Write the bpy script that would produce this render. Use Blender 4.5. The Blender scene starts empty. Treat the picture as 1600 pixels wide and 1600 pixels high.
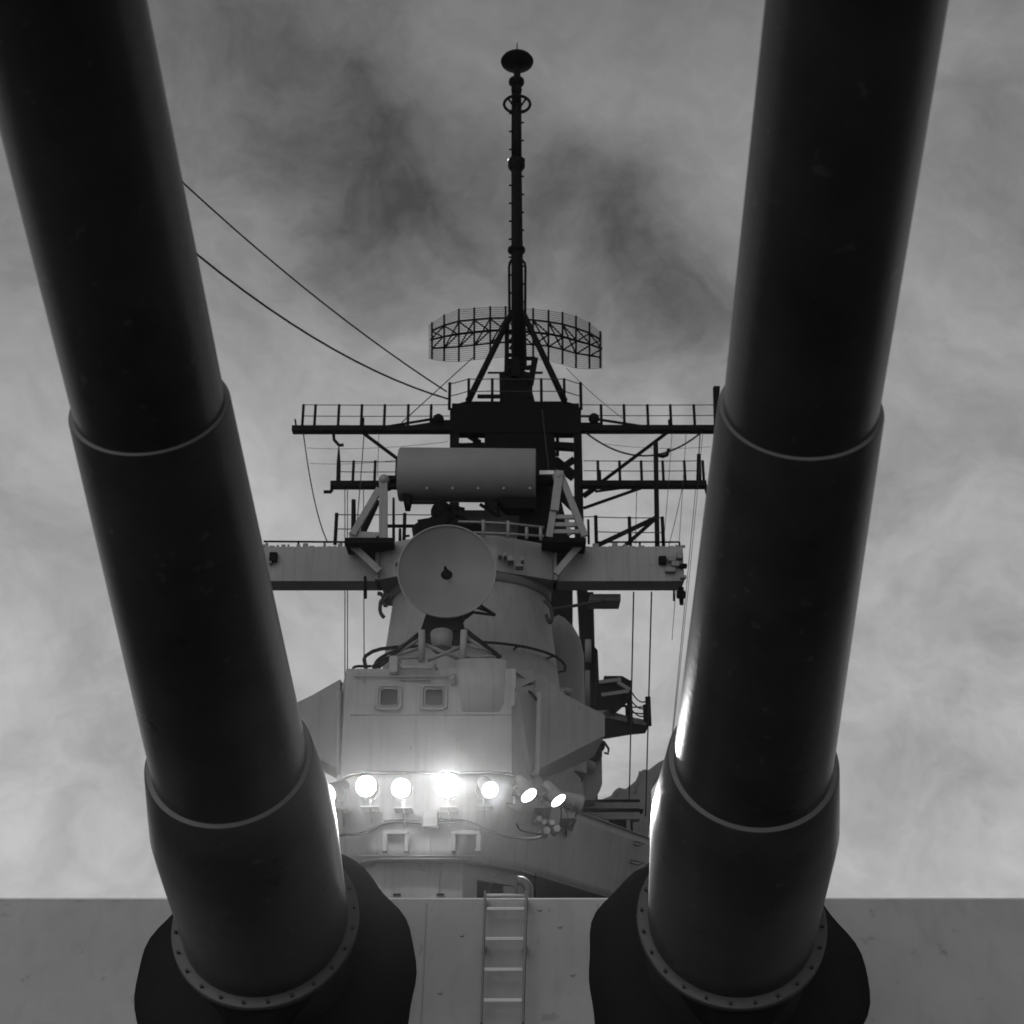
import bpy, math, random
from mathutils import Vector, Matrix
random.seed(7)
C = bpy.context.scene
COL = C.collection
R = math.radians
# ------------------------------------------------------------------ camera
FPX, PITCH = 2055.0, R(22.0)          # focal length in pixels of the 1600 px photograph, upward tilt
cp, sp = math.cos(PITCH), math.sin(PITCH)
cd = bpy.data.cameras.new('camera')
cam = bpy.data.objects.new('camera', cd); COL.objects.link(cam)
cam.location = (0, 0, 0); cam.rotation_euler = (R(90) + PITCH, 0, 0)
cd.sensor_width = 36; cd.lens = FPX / 1600 * 36
C.cycles.use_denoising = True; C.cycles.sample_clamp_indirect = 3.0
cd.clip_start = 0.05; cd.clip_end = 9000
cd.dof.use_dof = True; cd.dof.focus_distance = 12.5; cd.dof.aperture_fstop = 2.8
C.camera = cam
C.view_settings.view_transform = 'Standard'; C.view_settings.look = 'None'
C.view_settings.exposure = 0.95; C.view_settings.gamma = 1
C.view_settings.use_curve_mapping = False


def at(px, py, Y):
    """real-world point at forward distance Y (m) that the photograph shows at px, py"""
    u = (px - 800) / FPX; v = (800 - py) / FPX
    s = Y / (cp - v * sp)
    return Vector((u * s, Y, (sp + v * cp) * s))


def atZ(px, py, Z):
    """the same, but on the level plane of height Z (m above the eye)"""
    u = (px - 800) / FPX; v = (800 - py) / FPX
    s = Z / (sp + v * cp)
    return Vector((u * s, (cp - v * sp) * s, Z))


# ------------------------------------------------------------------ world: dusk sky, low sun behind the viewer
SUN_EL, SUN_AZ = R(30), R(205)        # azimuth from +Y, clockwise
W = bpy.data.worlds.new('World'); C.world = W; W.use_nodes = True
nt = W.node_tree; N = nt.nodes; L = nt.links; N.clear()
def nd(t, **k):
    n = N.new(t)
    for a, b in k.items(): setattr(n, a, b)
    return n
def mth(op, a, b=None, clamp=False):
    n = nd('ShaderNodeMath', operation=op, use_clamp=clamp)
    for i, x in enumerate((a, b)):
        if x is None: continue
        if isinstance(x, (int, float)): n.inputs[i].default_value = x
        else: L.new(x, n.inputs[i])
    return n.outputs[0]
sky = nd('ShaderNodeTexSky', sky_type='NISHITA'); sky.sun_disc = False
sky.sun_elevation = SUN_EL; sky.sun_rotation = SUN_AZ; sky.air_density = 1.0; sky.dust_density = 4.0
bw = nd('ShaderNodeRGBToBW'); L.new(sky.outputs[0], bw.inputs[0])
tc = nd('ShaderNodeTexCoord')
warp = nd('ShaderNodeTexNoise'); warp.inputs['Scale'].default_value = 6.5; warp.inputs['Detail'].default_value = 7
L.new(tc.outputs['Generated'], warp.inputs['Vector'])
wsub = nd('ShaderNodeVectorMath', operation='SUBTRACT'); L.new(warp.outputs['Color'], wsub.inputs[0]); wsub.inputs[1].default_value = (.5, .5, .5)
wsc = nd('ShaderNodeVectorMath', operation='SCALE'); L.new(wsub.outputs[0], wsc.inputs[0]); wsc.inputs['Scale'].default_value = .19
wadd = nd('ShaderNodeVectorMath', operation='ADD'); L.new(tc.outputs['Generated'], wadd.inputs[0]); L.new(wsc.outputs[0], wadd.inputs[1])
cl = nd('ShaderNodeTexNoise'); cl.inputs['Scale'].default_value = 6.0; cl.inputs['Detail'].default_value = 9; cl.inputs['Roughness'].default_value = .64
mp = nd('ShaderNodeMapping'); mp.inputs['Scale'].default_value = (1, 1, 1.5); mp.inputs['Location'].default_value = (.3, 0, .7)
L.new(wadd.outputs[0], mp.inputs['Vector']); L.new(mp.outputs[0], cl.inputs['Vector'])
fac = mth('ADD', mth('MULTIPLY', mth('SUBTRACT', cl.outputs['Fac'], .5), 1.75), 1.0)
for (px, py, rad, amt) in ((560, 335, .085, .17), (640, 370, .07, .10), (720, 400, .06, .10), (900, 395, .06, .10), (1010, 430, .075, .17), (1090, 480, .06, .08),
                           (450, 155, .09, .12), (1130, 590, .06, .08), (1050, 170, .14, -.12), (760, 620, .10, -.04),
                           (330, 240, .07, -.10), (400, 620, .11, -.17), (1060, 700, .08, -.14), (640, 540, .06, -.08)):
    d = at(px, py, 10).normalized()
    dist = nd('ShaderNodeVectorMath', operation='DISTANCE'); L.new(wadd.outputs[0], dist.inputs[0]); dist.inputs[1].default_value = d
    q = mth('DIVIDE', dist.outputs['Value'], rad)
    g = mth('POWER', 2.718, mth('MULTIPLY', mth('MULTIPLY', q, q), -0.7))
    fac = mth('SUBTRACT', fac, mth('MULTIPLY', g, amt * 2.5))
fac = mth('MAXIMUM', fac, .3)
sepz = nd('ShaderNodeSeparateXYZ'); L.new(tc.outputs['Generated'], sepz.inputs[0])
# overcast: the cloud deck is brightest at the horizon all round and darkens towards the zenith
deck = mth('MAXIMUM', mth('SUBTRACT', 2.12, mth('MULTIPLY', mth('MAXIMUM', sepz.outputs['Z'], 0.0), 2.2)), .42)
lum = mth('MULTIPLY', mth('ADD', mth('MULTIPLY', bw.outputs[0], .05), deck), fac)
bg = nd('ShaderNodeBackground'); L.new(lum, bg.inputs['Color']); bg.inputs['Strength'].default_value = 0.12
out = nd('ShaderNodeOutputWorld'); L.new(bg.outputs[0], out.inputs['Surface'])

sl = bpy.data.lights.new('sun', 'SUN'); sl.energy = 0.40; sl.angle = R(70); sl.color = (1, 1, 1)
sun = bpy.data.objects.new('sun', sl); COL.objects.link(sun)
sdir = Vector((math.sin(SUN_AZ) * math.cos(SUN_EL), math.cos(SUN_AZ) * math.cos(SUN_EL), math.sin(SUN_EL)))
sun.rotation_euler = sdir.to_track_quat('Z', 'Y').to_euler()


# ------------------------------------------------------------------ materials (black-and-white photograph: neutral paints)
def paint(name, v, rough=.5, var=.12, scale=1.6, bump=.15, spec=.5, metal=0.0, streak=0.0, bscale=26, chips=0.0, cscale=7.0):
    m = bpy.data.materials.new(name); m.use_nodes = True
    t = m.node_tree; b = t.nodes['Principled BSDF']; lk = t.links
    co = t.nodes.new('ShaderNodeTexCoord')
    n1 = t.nodes.new('ShaderNodeTexNoise'); n1.inputs['Scale'].default_value = scale; n1.inputs['Detail'].default_value = 8
    n1.inputs['Roughness'].default_value = .62
    lk.new(co.outputs['Object'], n1.inputs['Vector'])
    ramp = t.nodes.new('ShaderNodeMapRange')
    ramp.inputs['From Min'].default_value = .25; ramp.inputs['From Max'].default_value = .75
    ramp.inputs['To Min'].default_value = v * (1 - var); ramp.inputs['To Max'].default_value = v * (1 + var)
    lk.new(n1.outputs['Fac'], ramp.inputs['Value'])
    val = ramp.outputs[0]
    if streak:
        mpn = t.nodes.new('ShaderNodeMapping'); mpn.inputs['Scale'].default_value = (9, 9, .35)
        n3 = t.nodes.new('ShaderNodeTexNoise'); n3.inputs['Scale'].default_value = 1.0; n3.inputs['Detail'].default_value = 5
        lk.new(co.outputs['Object'], mpn.inputs[0]); lk.new(mpn.outputs[0], n3.inputs['Vector'])
        r3 = t.nodes.new('ShaderNodeMapRange'); r3.inputs['From Min'].default_value = .52; r3.inputs['From Max'].default_value = .8
        r3.inputs['To Min'].default_value = 1; r3.inputs['To Max'].default_value = 1 - streak
        lk.new(n3.outputs['Fac'], r3.inputs['Value'])
        mu = t.nodes.new('ShaderNodeMath'); mu.operation = 'MULTIPLY'; lk.new(val, mu.inputs[0]); lk.new(r3.outputs[0], mu.inputs[1])
        val = mu.outputs[0]
    if chips:                                   # flaked spots and scuffs of their own shape
        n4 = t.nodes.new('ShaderNodeTexNoise'); n4.inputs['Scale'].default_value = cscale; n4.inputs['Detail'].default_value = 4
        lk.new(co.outputs['Object'], n4.inputs['Vector'])
        r4 = t.nodes.new('ShaderNodeMapRange'); r4.inputs['From Min'].default_value = .66; r4.inputs['From Max'].default_value = .72
        r4.inputs['To Min'].default_value = 1; r4.inputs['To Max'].default_value = chips
        lk.new(n4.outputs['Fac'], r4.inputs['Value'])
        mc = t.nodes.new('ShaderNodeMath'); mc.operation = 'MULTIPLY'; lk.new(val, mc.inputs[0]); lk.new(r4.outputs[0], mc.inputs[1]); val = mc.outputs[0]
    lk.new(val, b.inputs['Base Color'])
    n2 = t.nodes.new('ShaderNodeTexNoise'); n2.inputs['Scale'].default_value = bscale; n2.inputs['Detail'].default_value = 6
    lk.new(co.outputs['Object'], n2.inputs['Vector'])
    bp = t.nodes.new('ShaderNodeBump'); bp.inputs['Strength'].default_value = bump; bp.inputs['Distance'].default_value = .01
    lk.new(n2.outputs['Fac'], bp.inputs['Height']); lk.new(bp.outputs[0], b.inputs['Normal'])
    rr = t.nodes.new('ShaderNodeMapRange'); rr.inputs['To Min'].default_value = max(.05, rough - .1); rr.inputs['To Max'].default_value = min(1, rough + .12)
    lk.new(n1.outputs['Fac'], rr.inputs['Value']); lk.new(rr.outputs[0], b.inputs['Roughness'])
    b.inputs['Specular IOR Level'].default_value = spec; b.inputs['Metallic'].default_value = metal
    return m

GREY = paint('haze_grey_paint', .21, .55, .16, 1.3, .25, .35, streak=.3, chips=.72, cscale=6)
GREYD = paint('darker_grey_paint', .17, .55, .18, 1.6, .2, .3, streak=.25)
TURRET = paint('turret_grey_paint', .29, .5, .16, 1.4, .3, .4, streak=.15, chips=.75, cscale=9)
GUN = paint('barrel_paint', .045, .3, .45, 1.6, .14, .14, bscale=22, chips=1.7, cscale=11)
RING = paint('pale_ring_paint', .16, .45, .2, 2.5, .1, .3)  # step ring faces, paler than the barrel
STEP = paint('step_ring_paint', .055, .4, .2, 2.5, .1, .4)
CANVAS = paint('black_canvas', .008, .75, .5, 3.0, 1.0, .16, bscale=9)
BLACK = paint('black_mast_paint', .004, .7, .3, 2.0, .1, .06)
RUNG = paint('bare_rung_metal', .62, .35, .12, 9, .2, .6)
DISH = paint('dish_paint', .16, .6, .1, 1.5, .1, .3)
DRUM = paint('drum_paint', .165, .6, .12, 1.5, .1, .3)
DECK = paint('teak_deck', .06, .8, .3, 1.0, .3, .2)
WATER = paint('harbour_water', .02, .12, .2, .05, .6, .5, bscale=.6)
GLASS = paint('dark_window_glass', .02, .3, .2, 3, .05, .2)
CABLE = paint('cable_rubber', .045, .85, .2, 5, .1, .05)
WIRE = paint('wire_rope', .03, .7, .2, 5, .0, .2)

def emit(name, s):
    m = bpy.data.materials.new(name); m.use_nodes = True
    t = m.node_tree; t.nodes.clear()
    e = t.nodes.new('ShaderNodeEmission'); e.inputs['Strength'].default_value = s
    # ribbed lens: slightly uneven brightness
    n = t.nodes.new('ShaderNodeTexNoise'); n.inputs['Scale'].default_value = 12
    mr = t.nodes.new('ShaderNodeMapRange'); mr.inputs['To Min'].default_value = .7; mr.inputs['To Max'].default_value = 1
    t.links.new(n.outputs['Fac'], mr.inputs['Value']); t.links.new(mr.outputs[0], e.inputs['Color'])
    o = t.nodes.new('ShaderNodeOutputMaterial'); t.links.new(e.outputs[0], o.inputs['Surface'])
    return m
LENS = emit('lit_lens', 7.0)
GLARE = emit('glaring_lens', 46.0)
TINYLAMP = emit('mast_lamp', 1.6)


# ------------------------------------------------------------------ mesh collecting
def frame_of(d):
    d = d.normalized()
    a = d.cross(Vector((0, 0, 1)))
    if a.length < 1e-4: a = Vector((1, 0, 0))
    a.normalize(); b = a.cross(d).normalized()
    return a, b

class MB:
    def __init__(s): s.v = []; s.f = []; s.sm = []
    def add(s, vs, fs, smooth=False):
        o = len(s.v); s.v += [tuple(x) for x in vs]
        s.f += [tuple(i + o for i in f) for f in fs]; s.sm += [smooth] * len(fs) if not isinstance(smooth, list) else smooth
        return s
    def box(s, lo, hi):
        x0, y0, z0 = lo; x1, y1, z1 = hi
        return s.add([(x0, y0, z0), (x1, y0, z0), (x1, y1, z0), (x0, y1, z0), (x0, y0, z1), (x1, y0, z1), (x1, y1, z1), (x0, y1, z1)],
                     [(0, 3, 2, 1), (4, 5, 6, 7), (0, 1, 5, 4), (1, 2, 6, 5), (2, 3, 7, 6), (3, 0, 4, 7)])
    def pbox(s, x0, y0, x1, y1, Y, dep):
        """box whose front face the photograph shows between pixel corners at distance Y"""
        a = at(x0, y1, Y); b = at(x1, y1, Y); t = at((x0 + x1) / 2, y0, Y)
        return s.box((a.x, Y, a.z), (b.x, Y + dep, t.z))
    def beam(s, p, q, w, h=None):
        p, q = Vector(p), Vector(q); h = h or w
        a, b = frame_of(q - p); a = a * w / 2; b = b * h / 2
        vs = [p - a - b, p + a - b, p + a + b, p - a + b, q - a - b, q + a - b, q + a + b, q - a + b]
        return s.add(vs, [(0, 1, 2, 3), (7, 6, 5, 4), (0, 4, 5, 1), (1, 5, 6, 2), (2, 6, 7, 3), (3, 7, 4, 0)])
    def tube(s, p, q, r, r2=None, n=8, cap=True):
        p, q = Vector(p), Vector(q); r2 = r if r2 is None else r2
        a, b = frame_of(q - p)
        vs = []
        for c, rr in ((p, r), (q, r2)):
            for i in range(n):
                t = 2 * math.pi * i / n
                vs.append(c + rr * (math.cos(t) * a + math.sin(t) * b))
        fs = [(i, (i + 1) % n, n + (i + 1) % n, n + i) for i in range(n)]; sm = [True] * n
        if cap: fs += [tuple(range(n - 1, -1, -1)), tuple(range(n, 2 * n))]; sm += [False, False]
        return s.add(vs, fs, sm)
    def path(s, pts, r, n=6, closed=False):
        pts = [Vector(p) for p in pts]; m = len(pts); vs = []; ref = None
        for i, p in enumerate(pts):
            if closed: d = pts[(i + 1) % m] - pts[i - 1]
            else: d = pts[min(i + 1, m - 1)] - pts[max(i - 1, 0)]
            d.normalize()
            if ref is None: a, b = frame_of(d)
            else:
                a = ref - d * ref.dot(d); a.normalize(); b = a.cross(d).normalized()
            ref = a
            for k in range(n):
                t = 2 * math.pi * k / n; vs.append(p + r * (math.cos(t) * a + math.sin(t) * b))
        fs = []
        for i in range(m if closed else m - 1):
            j = (i + 1) % m
            fs += [(i * n + k, i * n + (k + 1) % n, j * n + (k + 1) % n, j * n + k) for k in range(n)]
        sm = [True] * len(fs)
        if not closed: fs += [tuple(range(n - 1, -1, -1)), tuple((m - 1) * n + k for k in range(n))]; sm += [False, False]
        return s.add(vs, fs, sm)
    def lathe(s, o, d, prof, n=32, sharp=False, close=False):
        """prof: list of (distance along d, radius)"""
        o, d = Vector(o), Vector(d).normalized(); a, b = frame_of(d); m = len(prof); vs = []
        for (t, r) in prof:
            for k in range(n):
                g = 2 * math.pi * k / n; vs.append(o + d * t + max(r, 1e-4) * (math.cos(g) * a + math.sin(g) * b))
        fs = []
        for i in range(m - 1):
            fs += [(i * n + k, i * n + (k + 1) % n, (i + 1) * n + (k + 1) % n, (i + 1) * n + k) for k in range(n)]
        return s.add(vs, fs, [not sharp] * len(fs))
    def prism(s, poly, ext):
        """planar or bent outline extruded by ext"""
        ext = Vector(ext); n = len(poly); vs = [Vector(p) for p in poly] + [Vector(p) + ext for p in poly]
        fs = [tuple(range(n)), tuple(range(2 * n - 1, n - 1, -1))] + [(i, n + i, n + (i + 1) % n, (i + 1) % n) for i in range(n)]
        return s.add(vs, fs)
    def loft(s, lo, hi, smooth=False):
        n = len(lo); vs = list(lo) + list(hi)
        fs = [(i, (i + 1) % n, n + (i + 1) % n, n + i) for i in range(n)] + [tuple(range(n - 1, -1, -1)), tuple(range(n, 2 * n))]
        return s.add(vs, fs, [smooth] * n + [False, False])
    def sphere(s, c, r, n=14, sq=(1, 1, 1)):
        c = Vector(c); vs = []; m = n // 2
        for i in range(m + 1):
            f = math.pi * i / m
            for k in range(n):
                t = 2 * math.pi * k / n
                vs.append(c + Vector((r * sq[0] * math.sin(f) * math.cos(t), r * sq[1] * math.sin(f) * math.sin(t), r * sq[2] * math.cos(f))))
        return s.add(vs, [(i * n + k, (i + 1) * n + k, (i + 1) * n + (k + 1) % n, i * n + (k + 1) % n) for i in range(m) for k in range(n)], True)
    def build(s, name, mat, parent=None, bevel=0, **props):
        me = bpy.data.meshes.new(name); me.from_pydata(s.v, [], s.f); me.validate()
        if len(me.polygons) == len(s.sm): me.polygons.foreach_set('use_smooth', s.sm)
        import bmesh as _b
        bm = _b.new(); bm.from_mesh(me); _b.ops.recalc_face_normals(bm, faces=bm.faces); bm.to_mesh(me); bm.free()
        me.materials.append(mat); me.update()
        return link(name, me, parent, bevel, **props)

def link(name, me, parent=None, bevel=0, loc=None, **props):
    o = bpy.data.objects.new(name, me); COL.objects.link(o)
    if loc is not None: o.location = loc
    if parent is not None:
        o.parent = parent
        if parent.type == 'EMPTY': o.matrix_parent_inverse = Matrix.Translation(parent.location).inverted()
    if bevel:
        b = o.modifiers.new('bevel', 'BEVEL'); b.width = bevel; b.segments = 2; b.limit_method = 'ANGLE'; b.angle_limit = R(35)
    for k, x in props.items(): o[k] = x
    return o

def thing(name, label, cat, loc, group=None):
    o = bpy.data.objects.new(name, None); COL.objects.link(o); o.location = loc; o.empty_display_size = .1
    o['label'] = label; o['category'] = cat
    if group: o['group'] = group
    return o

def tag(o, label, cat, group=None):
    o['label'] = label; o['category'] = cat
    if group: o['group'] = group
    return o

def lerp(a, b, t): return a + (b - a) * t
def sag(p, q, drop, n=18):
    p, q = Vector(p), Vector(q)
    return [p.lerp(q, i / n) - Vector((0, 0, drop * 4 * (i / n) * (1 - i / n))) for i in range(n + 1)]

def posts(root, rows, Y, r, mat):
    """upright posts: (px, top, bottom); one mesh per height, shared"""
    cache = {}
    for (px, yt, yb) in rows:
        b = at(px, yb, Y); h = round(at(px, yt, Y).z - b.z, 2)
        if (h, r) not in cache:
            m = MB(); m.tube((0, 0, 0), (0, 0, h), r, n=8); o = m.build('post', mat, root); o.location = b; cache[(h, r)] = o.data
        else: link('post', cache[(h, r)], root, loc=b)

def wires(root, segs, Y, r, name='wire_rail'):
    for (x0, y0, x1, y1) in segs:
        MB().path(sag(at(x0, y0, Y), at(x1, y1, Y), .015, 6), r, 5).build(name, WIRE, root)


# ------------------------------------------------------------------ ground and sea
deck_z = -1.72
MB().add([(-3, -34, deck_z), (3, -34, deck_z), (10, -12, deck_z), (15, 12, deck_z), (16.5, 40, deck_z), (16.5, 110, deck_z), (-16.5, 110, deck_z), (-16.5, 40, deck_z), (-15, 12, deck_z), (-10, -12, deck_z)],
         [tuple(range(10))]).build('deck', DECK, kind='structure')
MB().add([(-4000, -4000, -10), (4000, -4000, -10), (4000, 4000, -10), (-4000, 4000, -10)], [(0, 1, 2, 3)]).build('water', WATER, kind='structure')

# ------------------------------------------------------------------ turret
TY = 9.95; tz = at(790, 1405, TY).z
tc_x = 1.25
tur = thing('gun_turret', 'grey armoured gun turret with flat front plate between the two black canvas gun covers', 'gun turret', (tc_x, 14, deck_z))
def facep(x, z, out=0.0):            # point on the sloping front plate
    n = Vector((0, -1, .38)).normalized()
    return Vector((x, TY - .38 * (tz - z), z)) + n * out
x0, x1 = tc_x - 5.6, tc_x + 5.6
fp = MB(); fl = [facep(x0, -1.0), facep(x1, -1.0), facep(x1, tz), facep(x0, tz)]
fp.prism(fl, (0, .42, 0)); fp.build('front_plate', TURRET, tur, bevel=.022)
MB().prism([(x0 + .01, TY + .45, tz - .03), (x1 - .01, TY + .45, tz - .03), (x1 - .2, 16, tz - .03), (x1 - 1.8, 20.5, tz - .03), (x0 + 1.8, 20.5, tz - .03), (x0 + .2, 16, tz - .03)], (0, 0, -.2)).build('roof_plate', TURRET, tur)
for xj in (-.62, .62):
    MB().path([facep(xj, -.9, .001), facep(xj, tz - .03, .001)], .006, 6).build('weld_seam', TURRET, tur)
for xj, zj in ((-.36, .72), (.34, .78), (.42, .45), (-.5, .33), (.2, .9)):
    MB().tube(facep(xj, zj, -.005), facep(xj, zj, .012), .016, n=8).build('plug', TURRET, tur)
for s_, xa in ((1, x1 - .02), (-1, x0 + .02)):
    MB().prism([(xa, 9.9, -1.0), (xa - s_ * .2, 16, -1.0), (xa - s_ * 1.8, 20.4, -1.0), (xa - s_ * 1.8, 20.4, tz - .24), (xa - s_ * .2, 16, tz - .24), (xa, 10.4, tz - .24)], (-s_ * .15, 0, 0)).build('side_plate', TURRET, tur)
MB().lathe((tc_x, 15.2, deck_z), (0, 0, 1), [(0, 5.2), (.78, 5.2), (.78, 4.6)], 48).build('barbette', TURRET, tur)

MB().path([facep(x0 + .05, tz) + Vector((0, .035, .004)), facep(x1 - .05, tz) + Vector((0, .035, .004))], .009, 8).build('edge_highlight', RUNG, tur)  # bright strip added to draw the lamp-lit highlight along the plate edge
lad = thing('ladder', 'grey steel ladder with bright worn rungs fixed to the turret front plate', 'ladder', facep(-.04, .1))
def on_face(px, py, off):            # intersect the pixel's ray with the front plate
    a = at(px, py, 5); k = 0.0
    # plane: Y - TY + .38*(tz - Z) = 0
    t = (TY - .38 * tz - off * 1.07) / (a.y - .38 * a.z)
    return a * t
railL = [on_face(758, 1393, .13), on_face(752, 1600, .13)]; railR = [on_face(823, 1393, .13), on_face(817, 1600, .13)]
for pr in (railL, railR):
    m = MB(); m.beam(pr[0], pr[1], .016, .05)
    m.build('rail', GREYD, lad, bevel=.004)
for py, xa, xb in ((1420, 760, 820), (1467, 758, 818), (1515, 756, 817), (1563, 755, 816)):
    m = MB(); m.beam(on_face(xa, py, .13), on_face(xb, py, .13), .024, .026); m.build('rung', RUNG, lad, bevel=.006)
m = MB(); m.path([on_face(760, 1400, .13), on_face(762, 1399, .14), on_face(790, 1399, .14), on_face(820, 1400, .13)], .014); m.build('top_bar', RUNG, lad)
for px, py in ((759, 1410), (822, 1410), (756, 1480), (819, 1480)):
    MB().beam(on_face(px, py, .0), on_face(px, py, .13), .03).build('bracket', TURRET, lad)

# ------------------------------------------------------------------ guns
SH = dict(tk=1.169, t2=1.757, t1=4.32, rF=.544, rk=.553, r2o=.477, r2i=.444, r1o=.35, r1i=.329, Rf=.617)
def gun(B, az, el, label, clabel):
    B = Vector(B); d = Vector((math.sin(az) * math.cos(el), -math.cos(az) * math.cos(el), math.sin(el)))
    g = thing('gun_barrel', label, 'gun barrel', B, 'big gun barrels of the turret')
    n = 96
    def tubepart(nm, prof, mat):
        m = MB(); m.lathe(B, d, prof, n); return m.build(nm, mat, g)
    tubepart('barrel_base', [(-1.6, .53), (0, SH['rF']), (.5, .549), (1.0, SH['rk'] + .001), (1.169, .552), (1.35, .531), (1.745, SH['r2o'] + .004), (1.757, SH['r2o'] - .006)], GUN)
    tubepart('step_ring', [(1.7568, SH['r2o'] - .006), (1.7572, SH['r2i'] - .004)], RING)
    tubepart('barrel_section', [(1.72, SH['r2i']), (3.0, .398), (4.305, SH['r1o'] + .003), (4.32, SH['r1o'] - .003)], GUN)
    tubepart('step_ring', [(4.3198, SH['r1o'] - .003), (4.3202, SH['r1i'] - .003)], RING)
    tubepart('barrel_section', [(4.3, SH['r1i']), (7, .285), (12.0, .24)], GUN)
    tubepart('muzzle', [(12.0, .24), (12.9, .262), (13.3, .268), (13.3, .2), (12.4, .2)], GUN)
    # bolted clamp flange
    fl = MB(); fl.lathe(B, d, [(-.05, .53), (-.05, SH['Rf']), (-.005, SH['Rf']), (0, SH['Rf'] - .006), (0, SH['rF'] - .01)], n); fo = fl.build('clamp_flange', STEP, g)
    a, b = frame_of(d); bolt = None
    for k in range(24):
        t = 2 * math.pi * (k + .4) / 24; c = B + d * .0 + (SH['Rf'] - .03) * (math.cos(t) * a + math.sin(t) * b)
        if bolt is None:
            mm = MB(); mm.tube((0, 0, 0), d * .022, .011, n=6); bo = mm.build('bolt', GUN, fo); bolt = bo.data; bo.location = c
        else: link('bolt', bolt, fo, loc=c)
    # canvas bloomer from the flange back to the gun port in the front plate
    ring = []; NB = 72
    hit_t = -(TY - .25 - B.y) / math.cos(el); ctr = B + d * hit_t
    rnd = random.Random(int(B.x * 100))
    ph = [rnd.random() * 6.28 for _ in range(6)]
    for j, (u, rr) in enumerate(((0, .60), (.12, .66), (.3, .77), (.5, .86), (.7, .925), (.88, .97), (1, .97), (1.0, .99))):
        row = []
        for k in range(NB):
            t = 2 * math.pi * k / NB
            wob = 1 + .03 * math.sin(5 * t + ph[0] + 4 * u) * math.sin(math.pi * u) + .045 * math.sin(11 * t + ph[1] - 6 * u) * math.sin(math.pi * u) + .03 * math.sin(19 * t + ph[2] + 9 * u) * math.sin(math.pi * u)
            rr2 = rr * wob * (1 + u * (.030 * math.sin(3 * t + ph[3]) + .018 * math.sin(7 * t + ph[4]) + .010 * math.sin(13 * t + ph[5])))
            p0 = B - d * .04 + (math.cos(t) * a + math.sin(t) * b) * rr2
            pf = facep(ctr.x + math.cos(t) * rr2, ctr.z - .03 + math.sin(t) * rr2 * .93, .02 if j < 7 else -.06)
            row.append(p0.lerp(pf, u))
        ring.append(row)
    vs = [p for r_ in ring for p in r_]
    fs = [(j * NB + k, j * NB + (k + 1) % NB, (j + 1) * NB + (k + 1) % NB, (j + 1) * NB + k) for j in range(len(ring) - 1) for k in range(NB)]
    MB().add(vs, fs, True).build('canvas_cover', CANVAS, g, label=clabel)
    return g
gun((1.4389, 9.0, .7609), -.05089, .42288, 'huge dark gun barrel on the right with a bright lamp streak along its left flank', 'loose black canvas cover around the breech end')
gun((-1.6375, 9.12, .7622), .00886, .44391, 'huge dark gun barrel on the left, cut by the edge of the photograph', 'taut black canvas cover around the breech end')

# ------------------------------------------------------------------ lower deckhouse (front wall under the bulwark)
BY = 24.0
Zt = at(700, 1207, BY).z; Zb = at(650, 1344, BY).z
bot = [atZ(x, y, Zb) for x, y in ((583, 1344), (722, 1344), (815, 1362), (940, 1400), (1012, 1419))]
bl = [atZ(x, y, Zb) for x, y in ((540, 1354), (470, 1372))]
top = [atZ(x, y, Zt) for x, y in ((548, 1207), (800, 1207), (838, 1240), (885, 1262), (1018, 1311))]
tl = [atZ(x, y, Zt) for x, y in ((528, 1226), (455, 1262))]
dh = thing('deckhouse', 'grey lower deckhouse wall in shade under the floodlit bulwark, with a doorway', 'deckhouse', (-1.5, 26, deck_z))
inset = Vector((0, .35, 0))
wl = [Vector((p.x, p.y, 0)) + inset for p in (bl[1], bl[0], bot[0], bot[1], bot[2])]
wl = [Vector((wl[0].x - 1.0, wl[0].y + 2, 0))] + wl
wl_end = at(823, 1385, wl[-1].y + .3); wl.append(Vector((wl_end.x, wl_end.y, 0)))
outline = wl + [Vector((wl[-1].x + .2, 36, 0)), Vector((wl[0].x, 36, 0))]
# wall with a doorway gap near x 745-786
def wall_seg(p, q, z0, z1, th=.12):
    m = MB(); n = Vector((q.y - p.y, -(q.x - p.x), 0)).normalized()
    m.prism([Vector((p.x, p.y, z0)), Vector((q.x, q.y, z0)), Vector((q.x, q.y, z1)), Vector((p.x, p.y, z1))], -n * th if n.y < 0 else n * th)
    return m
zl = deck_z; zh = Zb - .004
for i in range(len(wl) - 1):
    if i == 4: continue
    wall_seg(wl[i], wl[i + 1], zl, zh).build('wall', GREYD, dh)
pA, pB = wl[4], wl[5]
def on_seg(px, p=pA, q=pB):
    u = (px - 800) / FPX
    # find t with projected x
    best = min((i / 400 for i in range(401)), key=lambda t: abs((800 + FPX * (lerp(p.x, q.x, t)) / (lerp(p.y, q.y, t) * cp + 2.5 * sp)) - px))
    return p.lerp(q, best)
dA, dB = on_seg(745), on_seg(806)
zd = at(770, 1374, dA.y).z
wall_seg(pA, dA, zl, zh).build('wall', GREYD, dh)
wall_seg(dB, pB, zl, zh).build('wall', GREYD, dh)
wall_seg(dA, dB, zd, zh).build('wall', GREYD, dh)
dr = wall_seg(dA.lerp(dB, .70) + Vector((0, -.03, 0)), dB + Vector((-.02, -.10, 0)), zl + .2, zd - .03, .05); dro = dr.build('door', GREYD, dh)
MB().path([dA.lerp(dB, .66) + Vector((0, -.1, zd - .4)), dA.lerp(dB, .66) + Vector((0, -.14, zd - .4)), dA.lerp(dB, .66) + Vector((0, -.14, zd - .25))], .012).build('handle', GREYD, dro)
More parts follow.
